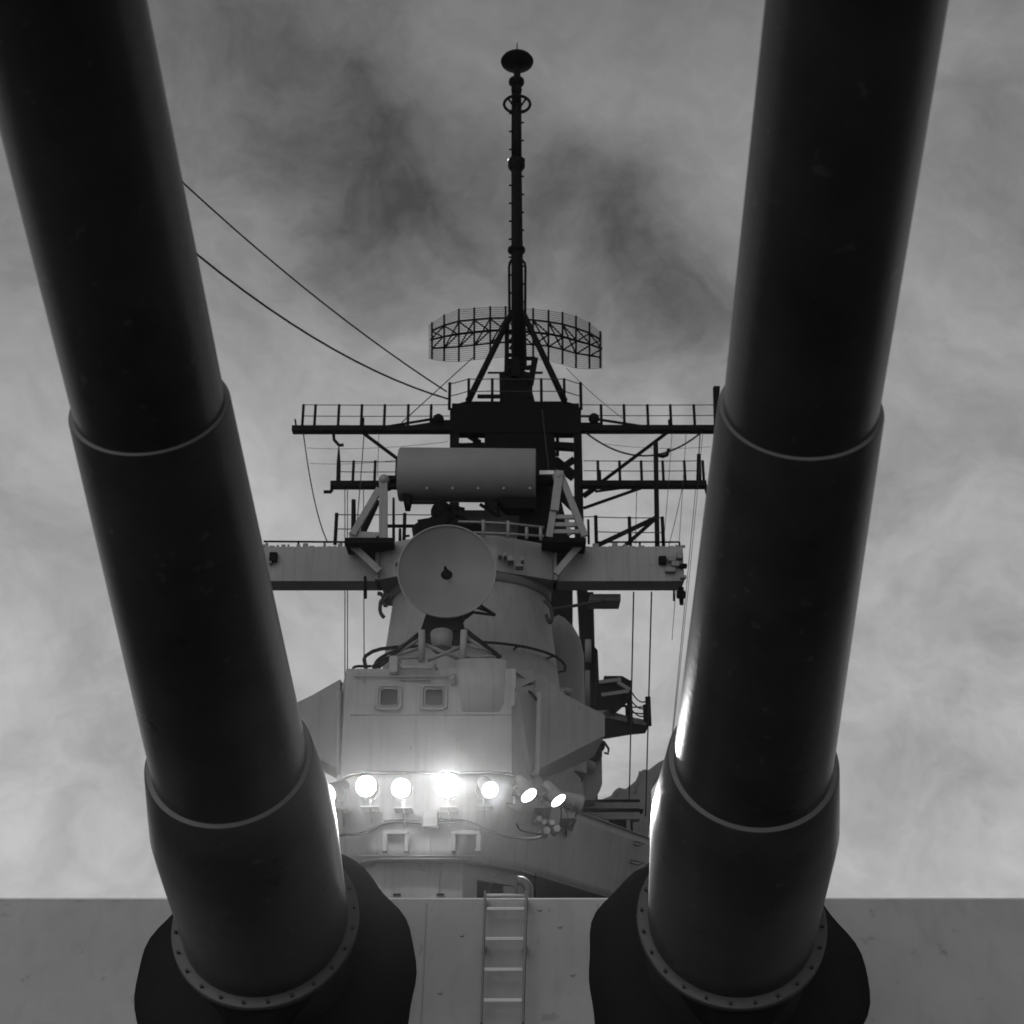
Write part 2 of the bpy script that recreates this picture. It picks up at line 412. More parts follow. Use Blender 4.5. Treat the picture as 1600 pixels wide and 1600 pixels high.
MB().box((dA.x - .1, dA.y + 1.6, zl), (dB.x + .4, dA.y + 1.7, zd + .3)).build('shade_backing', BLACK, dh)  # black backing: colour stands in for the shade inside the doorway
wy = bot[0].y + .35
m = MB(); a = at(620, 1357, wy); b = at(683, 1402, wy); m.box((a.x, wy - .02, b.z - .3), (b.x, wy - .001, a.z)); m.build('panel', GREYD, dh, bevel=.006)
for px in (684, 619):
    MB().pbox(px - 1.5, 1360, px + 1.5, 1410, wy - .035, .03).build('hinge_strip', GREYD, dh)
for px in (620, 688):
    MB().pbox(px - 6, 1396, px + 6, 1399, wy - .07, .07).build('bracket', BLACK, dh)
MB().path([at(640, 1359, wy - .02), at(640, 1358, wy - .06), at(664, 1359, wy - .06), at(664, 1360, wy - .02)], .012).build('grab_bar', GREYD, dh)

vent = thing('gooseneck_vent', 'pale curved gooseneck ventilator beside the doorway, behind the ladder top', 'vent', at(826, 1420, 23.2))
c0 = at(812, 1376, 23.2)
vp = [Vector((c0.x - .02 + .17 * math.sin(t), 23.2, c0.z - .17 + .17 * math.cos(t))) for t in [R(q) for q in range(-10, 91, 12)]]
vp += [vp[-1] + Vector((0, 0, -.5)), vp[-1] + Vector((0, 0, -1.8))]
MB().path(vp, .085, 14).build('duct', STEP, vent)
hr = thing('hatch_handrail', 'thin bent handrail loop rising behind the top of the ladder', 'handrail', at(770, 1405, 21))
MB().path([at(757, 1412, 21), at(762, 1397, 21), at(767, 1385, 21), at(770, 1370, 21), at(780, 1368, 21), at(808, 1370, 21), at(808, 1405, 21)], .011).build('bent_rail', CABLE, hr)

# ------------------------------------------------------------------ floodlit bulwark of the bridge deck
bul = thing('bridge_bulwark', 'floodlit pale grey angled bulwark carrying the row of lamps above the turret', 'bulwark', (-1.5, 26, Zb))
loop_b = [bl[1] + Vector((-1.5, 4, 0))] + [bl[1], bl[0]] + bot
loop_t = [tl[1] + Vector((-1.5, 4, 0))] + [tl[1], tl[0]] + top
def facet(i, m, off=0):
    pass
def resample(P, n, rnd_=2):
    for _ in range(rnd_):                      # cut the corners a little: rolled plate, not folded card
        Q = [P[0]]
        for i in range(len(P) - 1):
            Q += [P[i].lerp(P[i + 1], .12 if i else 0.0), P[i].lerp(P[i + 1], .88 if i < len(P) - 2 else 1.0)]
        P = Q
    d = [0.0]
    for i in range(1, len(P)): d.append(d[-1] + (P[i] - P[i - 1]).length)
    R_ = []
    for k in range(n + 1):
        t = d[-1] * k / n; i = max(j for j in range(len(d) - 1) if d[j] <= t + 1e-9)
        R_.append(P[i].lerp(P[i + 1], min(1, (t - d[i]) / max(d[i + 1] - d[i], 1e-9))))
    return R_
def by_corner(P, cuts):
    out_ = []
    for (i0, i1, n) in cuts:
        seg = resample(P[i0:i1 + 1], n, 0); out_ += seg if not out_ else seg[1:]
    return out_
cuts = [(0, 1, 6), (1, 2, 4), (2, 3, 3), (3, 4, 14), (4, 5, 6), (5, 6, 8), (6, 7, 12)]
def smooth_line(P):
    for _ in range(2): P = [P[0]] + [(P[i - 1] + P[i] * 2 + P[i + 1]) / 4 for i in range(1, len(P) - 1)] + [P[-1]]
    return P
LB, LT = smooth_line(by_corner(loop_b, cuts)), smooth_line(by_corner(loop_t, cuts))
rows_ = [[p.lerp(q, k / 8) for p, q in zip(LB, LT)] for k in range(9)]
nc = len(LB); th_ = Vector((0, .1, 0))
vs_ = [p for r_ in rows_ for p in r_] + [p + th_ for p in LB] + [p + th_ for p in LT]
fs_ = [(k * nc + i, k * nc + i + 1, (k + 1) * nc + i + 1, (k + 1) * nc + i) for k in range(8) for i in range(nc - 1)]
sm_ = [True] * len(fs_); o_ = 9 * nc
fs_ += [(i, o_ + i, o_ + i + 1, i + 1) for i in range(nc - 1)] + [(8 * nc + i, 8 * nc + i + 1, o_ + nc + i + 1, o_ + nc + i) for i in range(nc - 1)] + [(o_ + i, o_ + nc + i, o_ + nc + i + 1, o_ + i + 1) for i in range(nc - 1)]
sm_ += [False] * (3 * (nc - 1))
MB().add(vs_, fs_, sm_).build('plate', GREY, bul)
loop_b, loop_t = LB, LT
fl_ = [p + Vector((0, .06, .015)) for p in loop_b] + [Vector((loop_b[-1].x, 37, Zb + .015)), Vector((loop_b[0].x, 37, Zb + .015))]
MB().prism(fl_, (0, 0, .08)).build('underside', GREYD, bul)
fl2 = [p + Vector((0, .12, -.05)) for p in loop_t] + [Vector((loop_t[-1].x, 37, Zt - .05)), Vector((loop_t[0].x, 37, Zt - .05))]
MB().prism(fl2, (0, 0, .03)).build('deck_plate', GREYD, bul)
MB().path([p + Vector((0, -.02, 0)) for p in loop_t], .022, 8).build('top_coaming', STEP, bul)
MB().path([p + Vector((0, -.012, .02)) for p in loop_b], .012, 6).build('bottom_bead', GREYD, bul)
def bulw(px, py, off=0.0):           # point on the front facet of the bulwark (flat part)
    a = bot[0]; b_ = top[0]
    # plane through front edges: Y = BY at both -> vertical plane
    return at(px, py, BY - off)
m = MB(); m.path([bulw(560, 1337, .01), bulw(745, 1337, .01)], .012); m.build('seam', GREY, bul)
m = MB(); m.path([bulw(672, 1293, .005), bulw(672, 1343, .005)], .008); m.build('seam', GREY, bul)
for xa, xb in ((598, 637), (706, 750)):
    fr = MB().pbox(xa, 1297, xb, 1303, BY - .17, .165).build('board_holder', GREY, bul, bevel=.006)
    MB().pbox(xa - 1, 1303.5, xa + 6, 1330, BY - .17, .165).build('slot', GREYD, fr, bevel=.006)  # legs in darker grey, standing in for their shadowed edges
    MB().pbox(xb - 6, 1303.5, xb + 1, 1330, BY - .17, .165).build('slot', GREYD, fr, bevel=.006)
    MB().pbox(xb - 8, 1326, xb + 2, 1329, BY - .10, .019).build('latch', GREY, fr)
jb = MB().pbox(660, 1266, 684, 1292, BY - .22, .215).build('junction_box', GREY, None, bevel=.02); tag(jb, 'pale square junction box hanging below the brightest floodlight', 'box')
def cable(pts, r, label, Y=BY - .06):
    m = MB(); P = [at(x, y, Y) for x, y in pts]; Q = []
    for i in range(len(P) - 1):
        p_1 = P[max(i - 1, 0)]; p2 = P[min(i + 2, len(P) - 1)]
        for k in range(4):
            t = k / 4; a, b, c, e = p_1, P[i], P[i + 1], p2
            Q.append(.5 * ((2 * b) + (c - a) * t + (2 * a - 5 * b + 4 * c - e) * t * t + (-a + 3 * b - 3 * c + e) * t ** 3))
    Q.append(P[-1]); return tag(m.path(Q, r).build('cable', CABLE), label, 'cable')
cable([(520, 1308), (540, 1304), (560, 1303), (580, 1297), (600, 1287), (625, 1284), (659, 1286)], .028, 'thick drooping cable left of the junction box under the floodlights')
cable([(600, 1283), (630, 1281), (659, 1283)], .014, 'thin cable running just above the thick one, left of the junction box')
cable([(685, 1285), (720, 1283), (736, 1286), (760, 1297), (790, 1306), (825, 1311), (846, 1308)], .024, 'thick cable sagging right from the junction box to the plug cluster', BY - .28)
cable([(685, 1280), (720, 1281), (733, 1285)], .012, 'thin cable right of the junction box')

# ------------------------------------------------------------------ floodlights
def lamp_light(c, aim, e_spot):
    ld = bpy.data.lights.new('floodlight_beam', 'SPOT'); ld.energy = e_spot; ld.spot_size = R(130 if e_spot > 450 or e_spot < 390 else 100); ld.spot_blend = .8; ld.shadow_soft_size = .12
    o = bpy.data.objects.new('floodlight_beam', ld); COL.objects.link(o); o.location = c + aim * .26; o.rotation_euler = (-aim).to_track_quat('Z', 'Y').to_euler()
def floodlight(px, py, Y, aim, wall_y, label, spot=60, dome=0.0, lit=True, r=.165, lens=None):
    aim = Vector(aim).normalized(); c = at(px, py, Y)
    t = thing('floodlight', label, 'floodlight', c - Vector((0, 0, .45)), 'floodlights along the bulwark')
    m = MB(); m.lathe(c, aim, [(-.42, .02), (-.42, .09), (-.38, .115), (-.2, .135), (-.06, r - .01), (0, r + .008), (.03, r + .008), (.03, r - .005), (-.015, r - .02)], 28); m.build('housing', GREY, t)
    m = MB(); m.lathe(c, aim, [(.034, r - .006)] + [(.034 + (.02 + dome) * math.sin(R(q)), (r + (.012 if dome else -.008)) * math.cos(R(q))) for q in range(0, 91, 10)], 28); m.build('lens', (lens or LENS) if lit else GLASS, t)
    a, b = frame_of(aim)
    # yoke and bracket foot
    ym = MB(); k = c - aim * .2
    ym.path([k + a * .17, k + a * .18 - b * .12, k - b * .24 + a * .1, k - b * .24 - a * .1, k - a * .18 - b * .12, k - a * .17], .016); ym.build('yoke', GREY, t)
    foot = k - b * .25
    wp = Vector((foot.x, wall_y, foot.z - .18))
    m = MB(); m.tube(foot, foot - Vector((0, 0, .12)), .03); q = foot - Vector((0, 0, .12))
    m.prism([q + Vector((-.16, -.08, 0)), q + Vector((.16, -.08, 0)), Vector((q.x + .16, wall_y, q.z)), Vector((q.x - .16, wall_y, q.z))], (0, 0, -.02))
    m.build('shelf', GREY, t)
    m = MB(); m.prism([q + Vector((0, -.06, -.021)), Vector((q.x, wall_y, q.z - .021)), Vector((q.x, wall_y, q.z - .26))], (.015, 0, 0)); m.build('gusset', GREYD, t)
    if lit: lamp_light(c, aim, spot)
    return t
FY = BY - .75
floodlight(516, 1238, BY + .1, (-.6, -.7, -.45), BY + .75, 'lit floodlight at the far left, half hidden behind the left gun barrel', 400, 0)
floodlight(573, 1228, FY, (-.15, -1, -.25), BY, 'glaring floodlight, leftmost of the three aimed at the viewer', 620, .17, r=.165, lens=GLARE)
floodlight(627, 1231, FY, (-.05, -1, -.3), BY, 'glaring floodlight, middle and smallest of the three aimed at the viewer', 380, .14, r=.15, lens=GLARE)
floodlight(700, 1227, FY, (0, -1, -.18), BY, 'brightest floodlight with the widest glare, above the junction box', 1500, .20, r=.19, lens=GLARE)
floodlight(765, 1233, FY + .1, (.32, -.85, -.5), BY, 'lit floodlight angled slightly right, first one right of the brightest', 400, 0, r=.15)
floodlight(825, 1241, FY + 1.0, (.5, -.42, -.75), BY + 1.9, 'lit floodlight turned right, its can showing, second from the right end', 400, 0)
floodlight(871, 1249, FY + 2.2, (.55, -.33, -.77), BY + 3.2, 'lit floodlight turned far right, rightmost of the lit row', 400, 0)
floodlight(905, 1254, FY + 3.4, (.95, .45, -.25), BY + 4.3, 'floodlight turned away from the viewer at the right end of the row', 0, 0, True)
plug = thing('plug_cluster', 'cluster of lamp plugs and sockets below the right floodlights', 'plugs', at(850, 1300, BY + 1.6))
for px, py, r_ in ((838, 1285, .07), (850, 1303, .09), (866, 1300, .08), (846, 1290, .06), (858, 1291, .06)):
    q = at(px, py, BY + 1.9); MB().tube(q, q + Vector((.05, -.3, .03)), r_, r_ * .8, 12).build('socket', GREYD, plug)
cable([(805, 1283), (812, 1296), (826, 1301), (846, 1304)], .018, 'thin looped lamp lead left of the plug cluster', BY + 1.3)
cable([(868, 1300), (884, 1293), (896, 1282), (901, 1270)], .018, 'thin looped lamp lead right of the plug cluster', BY + 2.6)
cable([(876, 1262), (877, 1272), (877, 1281)], .016, 'short lamp lead hanging from the rightmost lit floodlight', BY + 2.3)

# grab loops on the right-hand bulwark side
pS, pE = (bot[2] + top[2]) / 2, (bot[4] + top[4]) / 2
for px, py, wd in ((993, 1316, 'top'), (992, 1346, 'middle'), (990, 1377, 'bottom')):
    z_guess = None
    # locate depth on the side facet
    best = min((i / 300 for i in range(301)), key=lambda t: abs(800 + FPX * lerp(bot[3].x, bot[4].x, t) / (lerp(bot[3].y, bot[4].y, t) * cp + 3.6 * sp) - px))
    yy = lerp((bot[3].y + top[3].y) / 2, (bot[4].y + top[4].y) / 2, best) - .25
    pts = [at(px - 12, py + 3, yy + .22), at(px - 6, py - 2, yy), at(px + 4, py, yy), at(px + 14, py + 2, yy + .15), at(px + 4, py + 6, yy), at(px - 7, py + 2, yy), at(px - 12, py + 3, yy + .22)]
    tag(MB().path(pts, .016).build('grab_loop', CABLE), '%s one of the three wire grab loops on the bulwark side' % wd, 'grab loop', 'grab loops on the bulwark side')

# ------------------------------------------------------------------ bridge house
HY = 25.0
br = thing('bridge_house', 'grey armoured bridge house with two small square windows above the floodlights', 'bridge house', at(685, 1207, HY))
zr = at(690, 1046, HY).z; zb_ = Zt - .1
fr_l, fr_r = at(541, 1047, HY).x, at(799, 1205, HY).x
ch = at(836, 1205, HY + .95)            # chamfer end
chl = at(527, 1205, HY + 1.0)
def wall(poly2, z0, z1, nm, mat, par, th=.14):
    for i in range(len(poly2) - 1):
        wall_seg(Vector((*poly2[i], 0)), Vector((*poly2[i + 1], 0)), z0, z1, th).build(nm, mat, par)
zw0, zw1 = at(600, 1103, HY).z, at(600, 1076, HY).z
# front wall built round the two window openings
wx = [(at(594, 1090, HY).x, at(622, 1090, HY).x), (at(664, 1090, HY).x, at(693, 1090, HY).x)]
m = MB()
m.box((fr_l, HY, zb_), (fr_r, HY + .14, zw0)); m.box((fr_l, HY, zw1), (at(806, 1075, HY).x, HY + .14, zr))
m.box((fr_l, HY, zw0), (wx[0][0], HY + .14, zw1)); m.box((wx[0][1], HY, zw0), (wx[1][0], HY + .14, zw1)); m.box((wx[1][1], HY, zw0), (at(804, 1090, HY).x, HY + .14, zw1))
m.build('front_wall', GREY, br)
for i in (0, 1):
    xa, xb = wx[i]; cx, cz = (xa + xb) / 2, (zw0 + zw1) / 2; hw, hh = (xb - xa) / 2, (zw1 - zw0) / 2
    def rr_(e, yq, rad=.07):
        P = []
        for sx, sz, a0 in ((1, 1, 0), (-1, 1, 90), (-1, -1, 180), (1, -1, 270)):
            for q in (0, 30, 60, 90):
                t = R(a0 + q); P.append(Vector((cx + sx * (hw + e - rad) + rad * math.cos(t), yq, cz + sz * (hh + e - rad) + rad * math.sin(t))))
        return P
    w = MB().path(rr_(.055, HY - .02), .030, 8, True).build('window', GREY, br)
    MB().path(rr_(.005, HY - .012), .016, 8, True).build('frame', GREY, w)
    MB().box((xa - .03, HY + .11, zw0 - .03), (xb + .03, HY + .13, zw1 + .03)).build('pane', GLASS, w)
    MB().path([Vector((xa - .10, HY - .03, zw0 - .03)), Vector((xa, HY - .07, zw0 - .085)), Vector((xb - .02, HY - .07, zw0 - .085)), Vector((xb + .08, HY - .03, zw0 - .03))], .022).build('drip_lip', GREY, w)
m = MB(); m.path([at(548, 1117, HY - .004), at(799, 1117, HY - .004)], .010); m.build('seam', GREY, br)
# right chamfer wall, left chamfer wall
cz1 = at(836, 1068, HY + .9).z
m = MB(); m.prism([Vector((fr_r + .003, HY, zb_)), Vector((ch.x, ch.y, zb_)), Vector((ch.x, ch.y, cz1)), Vector((fr_r + .12, HY, at(808, 1075, HY).z)), Vector((fr_r + .003, HY, zw0))], (-.1, .1, 0)); m.build('side_wall', GREY, br)
m = MB(); m.prism([Vector((fr_l - .003, HY, zb_)), Vector((chl.x, chl.y, zb_)), Vector((chl.x, chl.y, at(530, 1075, chl.y).z)), Vector((fr_l - .003, HY, zr - .1))], (.1, .1, 0)); m.build('side_wall', GREY, br)
wall([(ch.x, ch.y), (ch.x + .3, 29)], zb_, zr - .1, 'side_wall', GREY, br); wall([(chl.x, chl.y), (chl.x - .3, 29)], zb_, zr - .1, 'side_wall', GREY, br)
MB().prism([Vector((fr_l, HY + .02, zr - .04)), Vector((at(806, 1050, HY).x, HY + .02, zr - .04)), Vector((at(838, 1050, 26.2).x, 26.2, zr - .04)), Vector((ch.x + .2, 29, zr - .04)), Vector((chl.x, 29, zr - .04)), Vector((chl.x, 26.2, zr - .04))], (0, 0, .06)).build('roof', GREY, br)
# sloping corner cap at the upper right
m = MB(); m.prism([at(796, 1048, HY + .1), at(832, 1046, HY + .9), at(838, 1062, HY + 1.0), at(808, 1076, HY - .02)], (0, .1, .02)); m.build('corner_cap', GREY, br)
# rounded periscope hood on the right of the front
hb = at(752, 1112, HY); m = MB(); hood_t = at(752, 1032, HY)
m.loft([Vector((hb.x + .53 * math.cos(t), HY + .03 - .04 * math.sin(t), hb.z)) for t in [R(q) for q in range(0, 181, 15)]] + [Vector((hb.x - .53, HY + .3, hb.z)), Vector((hb.x + .53, HY + .3, hb.z))],
       [Vector((hb.x + .50 * math.cos(t), HY + .07 - .17 * math.sin(t), hood_t.z + .02)) for t in [R(q) for q in range(0, 181, 15)]] + [Vector((hb.x - .5, HY + .6, hood_t.z + .02)), Vector((hb.x + .5, HY + .6, hood_t.z + .02))], True)
m.build('rounded_hood', GREY, br)
# rails along the roof edge
m = MB(); m.path([at(553, 1057, HY - .06), at(706, 1057, HY - .06)], .015); m.build('pipe', GREYD, br)
m = MB(); m.path([at(624, 1062, HY - .05), at(674, 1062, HY - .05)], .018); m.build('pipe', GREYD, br)
m = MB(); m.path([at(568, 1057, HY - .06), at(568, 1068, HY - .05)], .012); m.build('pipe', GREYD, br)
MB().tube(at(707, 1058, HY), at(707, 1064, HY - .12), .07, n=10).build('pipe_end', GREY, br)
m = MB(); m.path([at(624, 1047, HY - .02), at(625, 1034, HY - .1), at(627, 1042, HY - .12), at(675, 1044, HY - .12), at(679, 1035, HY - .1), at(682, 1046, HY - .02)], .03, 8); m.build('grab_rail', GREY, br)
MB().pbox(607, 1024, 621, 1050, HY - .2, .3).build('fitting_box', GREY, br, bevel=.02)
# vertical pipes with bent heads at both corners
for pts, Yp in (([(841, 1082), (842, 1092), (840, 1196), (838, 1207), (831, 1213)], HY + .75), ([(531, 1080), (530, 1092), (529, 1195), (531, 1207), (538, 1213)], HY + .45)):
    P = [at(x, y, Yp) for x, y in pts]
    MB().path(P, .065, 10).build('drain_pipe', GREY, br)
MB().path([at(822, 1078, HY + .6), at(830, 1083, HY + .65), at(838, 1094, HY + .7)], .03).build('pipe', BLACK, br)
MB().path([at(552, 1079, HY + .5), at(540, 1079, HY + .55), at(529, 1094, HY + .7)], .03).build('pipe', BLACK, br)

# ------------------------------------------------------------------ bridge wings
def wing(poly, label, ext):
    t = thing('bridge_wing', label, 'bridge wing', poly[0], 'bridge wings')
    MB().prism(poly, ext).build('wing_plate', GREY, t)
    return t
def on_plane(px, py, p, n):
    d = at(px, py, 10); return d * (n.dot(p) / n.dot(d))
for sgn, pix, lab in ((1, [(836, 1205), (945, 1149), (945, 1117), (884, 1086), (846, 1053), (836, 1053)], 'right bridge wing, a wedge-shaped grey plate with a black underside'),
                      (-1, [(524, 1200), (440, 1155), (440, 1109), (488, 1086), (530, 1062), (532, 1062)], 'left bridge wing, a grey plate partly hidden by the left gun barrel')):
    p0 = at(pix[0][0], pix[0][1], 26.0); pn = Vector((sgn * .95, -1, -.0)).normalized()
    wing([on_plane(x, y, p0, pn) for x, y in pix], lab, (-sgn * .1, 2.2, 0))

# ------------------------------------------------------------------ fire-control tower (tapered cylinder)
TWY = 31.2
ta = at(735, 1000, TWY); tx = ta.x
zt1, zt0 = at(735, 880, 29.4).z, Zt
def twr(px, py):
    p = at(px, py, TWY - .6); return abs(p.x - tx), p.z
r_hi, z_hi = twr(857, 925); r_lo, z_lo = twr(877, 1075)
tw = thing('fire_control_tower', 'tall tapered grey cylindrical tower rising behind the dish', 'tower', (tx, TWY, zt0))
slope = (r_lo - r_hi) / (z_lo - z_hi); rz = lambda z: r_hi + (z - z_hi) * slope
m = MB(); m.lathe((tx, TWY, 0), (0, 0, 1), [(zt0, rz(zt0) + .05), (z_lo, r_lo), (z_hi, r_hi)], 72); m.build('shaft', GREY, tw)
m = MB(); m.lathe((tx, TWY, 0), (0, 0, 1), [(z_hi - .12, r_hi - .1), (z_hi - .12, r_hi + .06), (zt1, r_hi + .12), (zt1 + .3, r_hi + .1)], 72); m.build('collar', GREY, tw)
for q, dx in ((1, .14), (-1, -.14)):
    pass
rr1 = at(884, 1050, TWY - .3).x - tx; zrg = at(735, 1003, TWY - rr1).z
pr = MB(); pr.path([Vector((tx + rr1 * math.sin(t), TWY - rr1 * math.cos(t), zrg)) for t in [R(q) for q in range(-98, 99, 6)]], .035, 8); pr.build('ring_rail', BLACK, tw)
for q in (-95, -60, -30, 30, 60, 95):
    t = R(q); MB().tube((tx + rr1 * math.sin(t), TWY - rr1 * math.cos(t), zrg), (tx + (rr1 - .6) * math.sin(t), TWY - (rr1 - .6) * math.cos(t), zrg - .12), .025).build('stay', BLACK, tw)
# rounded trunk behind on the right
tr = thing('rounded_trunk', 'darker rounded casing just right of the tower, behind it', 'casing', at(888, 1110, 33.5))
c = at(880, 1000, 33.5); e_ = at(912, 1000, 33.5).x - c.x
zz = [at(885, y, 33.0).z for y in (1200, 1010, 985, 965, 950, 945)]
m = MB(); m.lathe((c.x - .1, 33.9, 0), (0, 0, 1), [(zz[0], .66), (zz[1], .66), (zz[2], .58), (zz[3], .40), (zz[4], .16), (zz[5], .01)], 40); m.build('casing', GREYD, tr)
m = MB(); m.sphere(at(877, 1081, 31), .12); m.tube(at(880, 1078, 31), at(893, 1082, 31), .09); m.build('nozzle', GREYD, tr)
# loops of pipe on both sides of the tower neck
cable([(590, 927), (597, 930), (603, 948), (596, 938), (594, 955), (600, 965)], .05, 'looped hose on the left edge of the tower under the platform', 30.2)
cable([(613, 935), (606, 930), (600, 940)], .05, 'short bent pipe beside the looped hose left of the tower', 29.6)
cable([(850, 938), (860, 948), (863, 962), (859, 973), (853, 960)], .05, 'looped hose on the right edge of the tower under the platform', 29.8)
cable([(860, 952), (900, 946), (945, 938)], .04, 'thin pipe running right from the tower under the platform', 30.4)

# ------------------------------------------------------------------ platform with wings under the range finder
ZS = at(500, 908, 30.0).z; ZP = at(500, 854, 30.0).z
pf = thing('tower_platform', 'long grey cross platform with wings on both sides of the tower, black underneath', 'platform', (tx, 30.2, ZS))
lx, rx = at(396, 880, 30.0).x, at(1068, 880, 30.0).x
cl_, cr_ = at(593, 905, 30.0).x, at(864, 905, 30.0).x
m = MB(); m.box((lx, 30.0, ZS), (cl_, 30.72, ZP)); m.build('wing', GREY, pf, bevel=.01)
m = MB(); m.box((cr_, 30.0, ZS), (rx, 30.72, ZP)); m.build('wing', GREY, pf, bevel=.01)
fpts = [atZ(x, y, ZS) for x, y in ((593, 905), (626, 899), (690, 888), (776, 892), (864, 906))]
fpts[0].y = min(fpts[0].y, 29.9)
for i in range(len(fpts) - 1):
    wall_seg(fpts[i], fpts[i + 1], ZS, ZP, .1).build('front_plate', GREY, pf)
MB().prism([p + Vector((0, .06, .02)) for p in fpts] + [Vector((cr_, 32, ZS + .02)), Vector((cl_, 32, ZS + .02))], (0, 0, .06)).build('floor', GREYD, pf)
wall_seg(fpts[0] + Vector((-.02, 0, 0)), Vector((fpts[0].x, 30.7, 0)), ZS, ZP, .1).build('side_plate', GREY, pf)
wall_seg(fpts[-1] + Vector((.02, 0, 0)), Vector((fpts[-1].x, 30.7, 0)), ZS, ZP, .1).build('side_plate', GREY, pf)
# rough clutter of clips along the top edge of both wings
m = MB(); rnd = random.Random(3)
for xa, xb in ((lx, cl_ - .8), (cr_ + .8, rx)):
    x = xa
    while x < xb:
        w_ = .03 + rnd.random() * .12; h_ = rnd.random() ** 2 * .10 + .01
        m.box((x, 30.02, ZP + .002), (x + w_, 30.1, ZP + h_)); x += w_ + rnd.random() * .08
m.build('edge_clips', GREYD, pf, kind='stuff')
# rails above the wings
m = MB(); m.path([at(412, 846, 30.2), at(545, 847, 30.2)], .025); m.build('rail', BLACK, pf)
m = MB(); m.path([at(930, 847, 30.2), at(1062, 847, 30.2)], .022); m.build('rail', BLACK, pf)
posts(pf, [(466, 846, 853), (533, 846, 853), (1062, 847, 856), (1000, 847, 856)], 30.2, .025, BLACK)
# fittings on wing ends
for (x0_, y0_, x1_, y1_, mt) in ((1030, 868, 1042, 880, BLACK), (1040, 886, 1056, 893, GREYD), (1062, 880, 1074, 886, BLACK), (1064, 898, 1073, 903, GREYD), (1044, 868, 1056, 876, GREYD), (1050, 905, 1062, 908, GREYD),
                               (420, 862, 432, 876, BLACK), (419, 876, 424, 880, GREYD), (1050, 876, 1062, 884, GREYD), (1058, 862, 1068, 872, GREYD)):
    MB().pbox(x0_, y0_, x1_, y1_, 29.85, .149).build('fitting', mt, pf, bevel=.02)
for (x0_, y0_, x1_, y1_) in ((778, 864, 784, 868), (787, 862, 792, 869), (793, 868, 803, 876), (814, 870, 819, 876), (805, 881, 818, 885), (617, 875, 621, 880)):
    MB().pbox(x0_, y0_, x1_, y1_, 29.05, .3).build('fitting', GREYD, pf, bevel=.02)
m = MB(); m.tube(at(571, 918, 30.3), at(571, 935, 30.3), .04); m.tube(at(570, 900, 29.95), at(571, 918, 30.0), .03); m.build('whip_base', BLACK, pf)
m = MB(); m.tube(at(1064, 918, 30.3), at(1065, 945, 30.3), .07, .05); m.tube(at(1064, 924, 30.3), at(1064, 934, 30.3), .11); m.build('whip_base', BLACK, pf)
m = MB(); m.tube(at(1053, 922, 30.3), at(1053, 939, 30.3), .025); m.build('whip_base', BLACK, pf)
MB().pbox(922, 928, 970, 938, 30.8, .7).build('sponson_box', GREYD, pf)
# support frames beneath the side plates
for sgn, pts in ((-1, [(547, 849), (593, 893), 560, 592]), (1, [(908, 849), (868, 897), 866, 900])):
    (a0, a1, b0, b1) = pts
    MB().beam(at(a0[0], a0[1], 29.6), at(a1[0], a1[1], 29.6), .12, .16).build('brace', GREY, pf)
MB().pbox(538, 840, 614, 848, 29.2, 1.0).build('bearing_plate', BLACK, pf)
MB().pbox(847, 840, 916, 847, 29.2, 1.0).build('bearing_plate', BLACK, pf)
MB().prism([at(556, 851, 29.9), at(594, 851, 29.9), at(594, 885, 29.9)], (0, .08, 0)).build('dark_opening', BLACK, pf)  # black plates put in for the dark openings behind the braces
MB().prism([at(870, 851, 29.9), at(903, 851, 29.9), at(870, 885, 29.9)], (0, .08, 0)).build('dark_opening', BLACK, pf)

# ------------------------------------------------------------------ drum radar on its yoke
DY = 30.0
drm = thing('drum_radar', 'large horizontal grey drum radar antenna above the dish', 'radar antenna', at(730, 840, DY))
a = at(624, 744, DY); b = at(837, 750, DY); r_d = (at(730, 704, DY).z - at(730, 782, DY).z) / 2
ax = (b - a).normalized(); cz_ = at(730, 743, DY).z
A = Vector((a.x, DY, cz_ + .03)); B_ = Vector((b.x, DY - .05, cz_ - .03)); ln = (B_ - A).length; ax = (B_ - A).normalized()
m = MB(); m.lathe(A, ax, [(.0, r_d - .10), (0, r_d - .02), (.03, r_d), (ln - .03, r_d), (ln, r_d - .02), (ln, .001)], 48); m.add([], []); m.lathe(A, ax, [(0, .001), (0, r_d - .1)], 48); m.build('drum', DRUM, drm)
for px in (667, 707, 747, 787, 828):
    q = at(px, 764, DY - r_d * .9); MB().tube(q, q + Vector((0, -.06, 0)), .035, n=8).build('lug', DRUM, drm)
rl_ = random.Random(5)
for k in range(26):
    q = at(630 + k * 8, 706, DY) ; MB().box((q.x, DY - .06, cz_ + r_d - .015), (q.x + .03 + rl_.random() * .05, DY + .02, cz_ + r_d + .006 + rl_.random() * .025)).build('lug', DRUM, drm)
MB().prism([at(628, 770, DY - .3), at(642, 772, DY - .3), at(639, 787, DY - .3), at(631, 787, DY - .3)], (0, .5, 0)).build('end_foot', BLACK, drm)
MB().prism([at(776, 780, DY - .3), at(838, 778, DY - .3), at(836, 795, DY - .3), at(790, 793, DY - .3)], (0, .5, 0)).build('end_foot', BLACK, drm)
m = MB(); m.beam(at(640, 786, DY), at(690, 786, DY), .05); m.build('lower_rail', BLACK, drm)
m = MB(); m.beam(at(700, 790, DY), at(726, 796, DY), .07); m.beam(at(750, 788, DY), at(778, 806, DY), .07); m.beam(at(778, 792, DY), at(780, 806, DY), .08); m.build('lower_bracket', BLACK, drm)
m = MB(); m.sphere(at(690, 800, DY), .27, 18); m.build('gearbox', BLACK, drm)
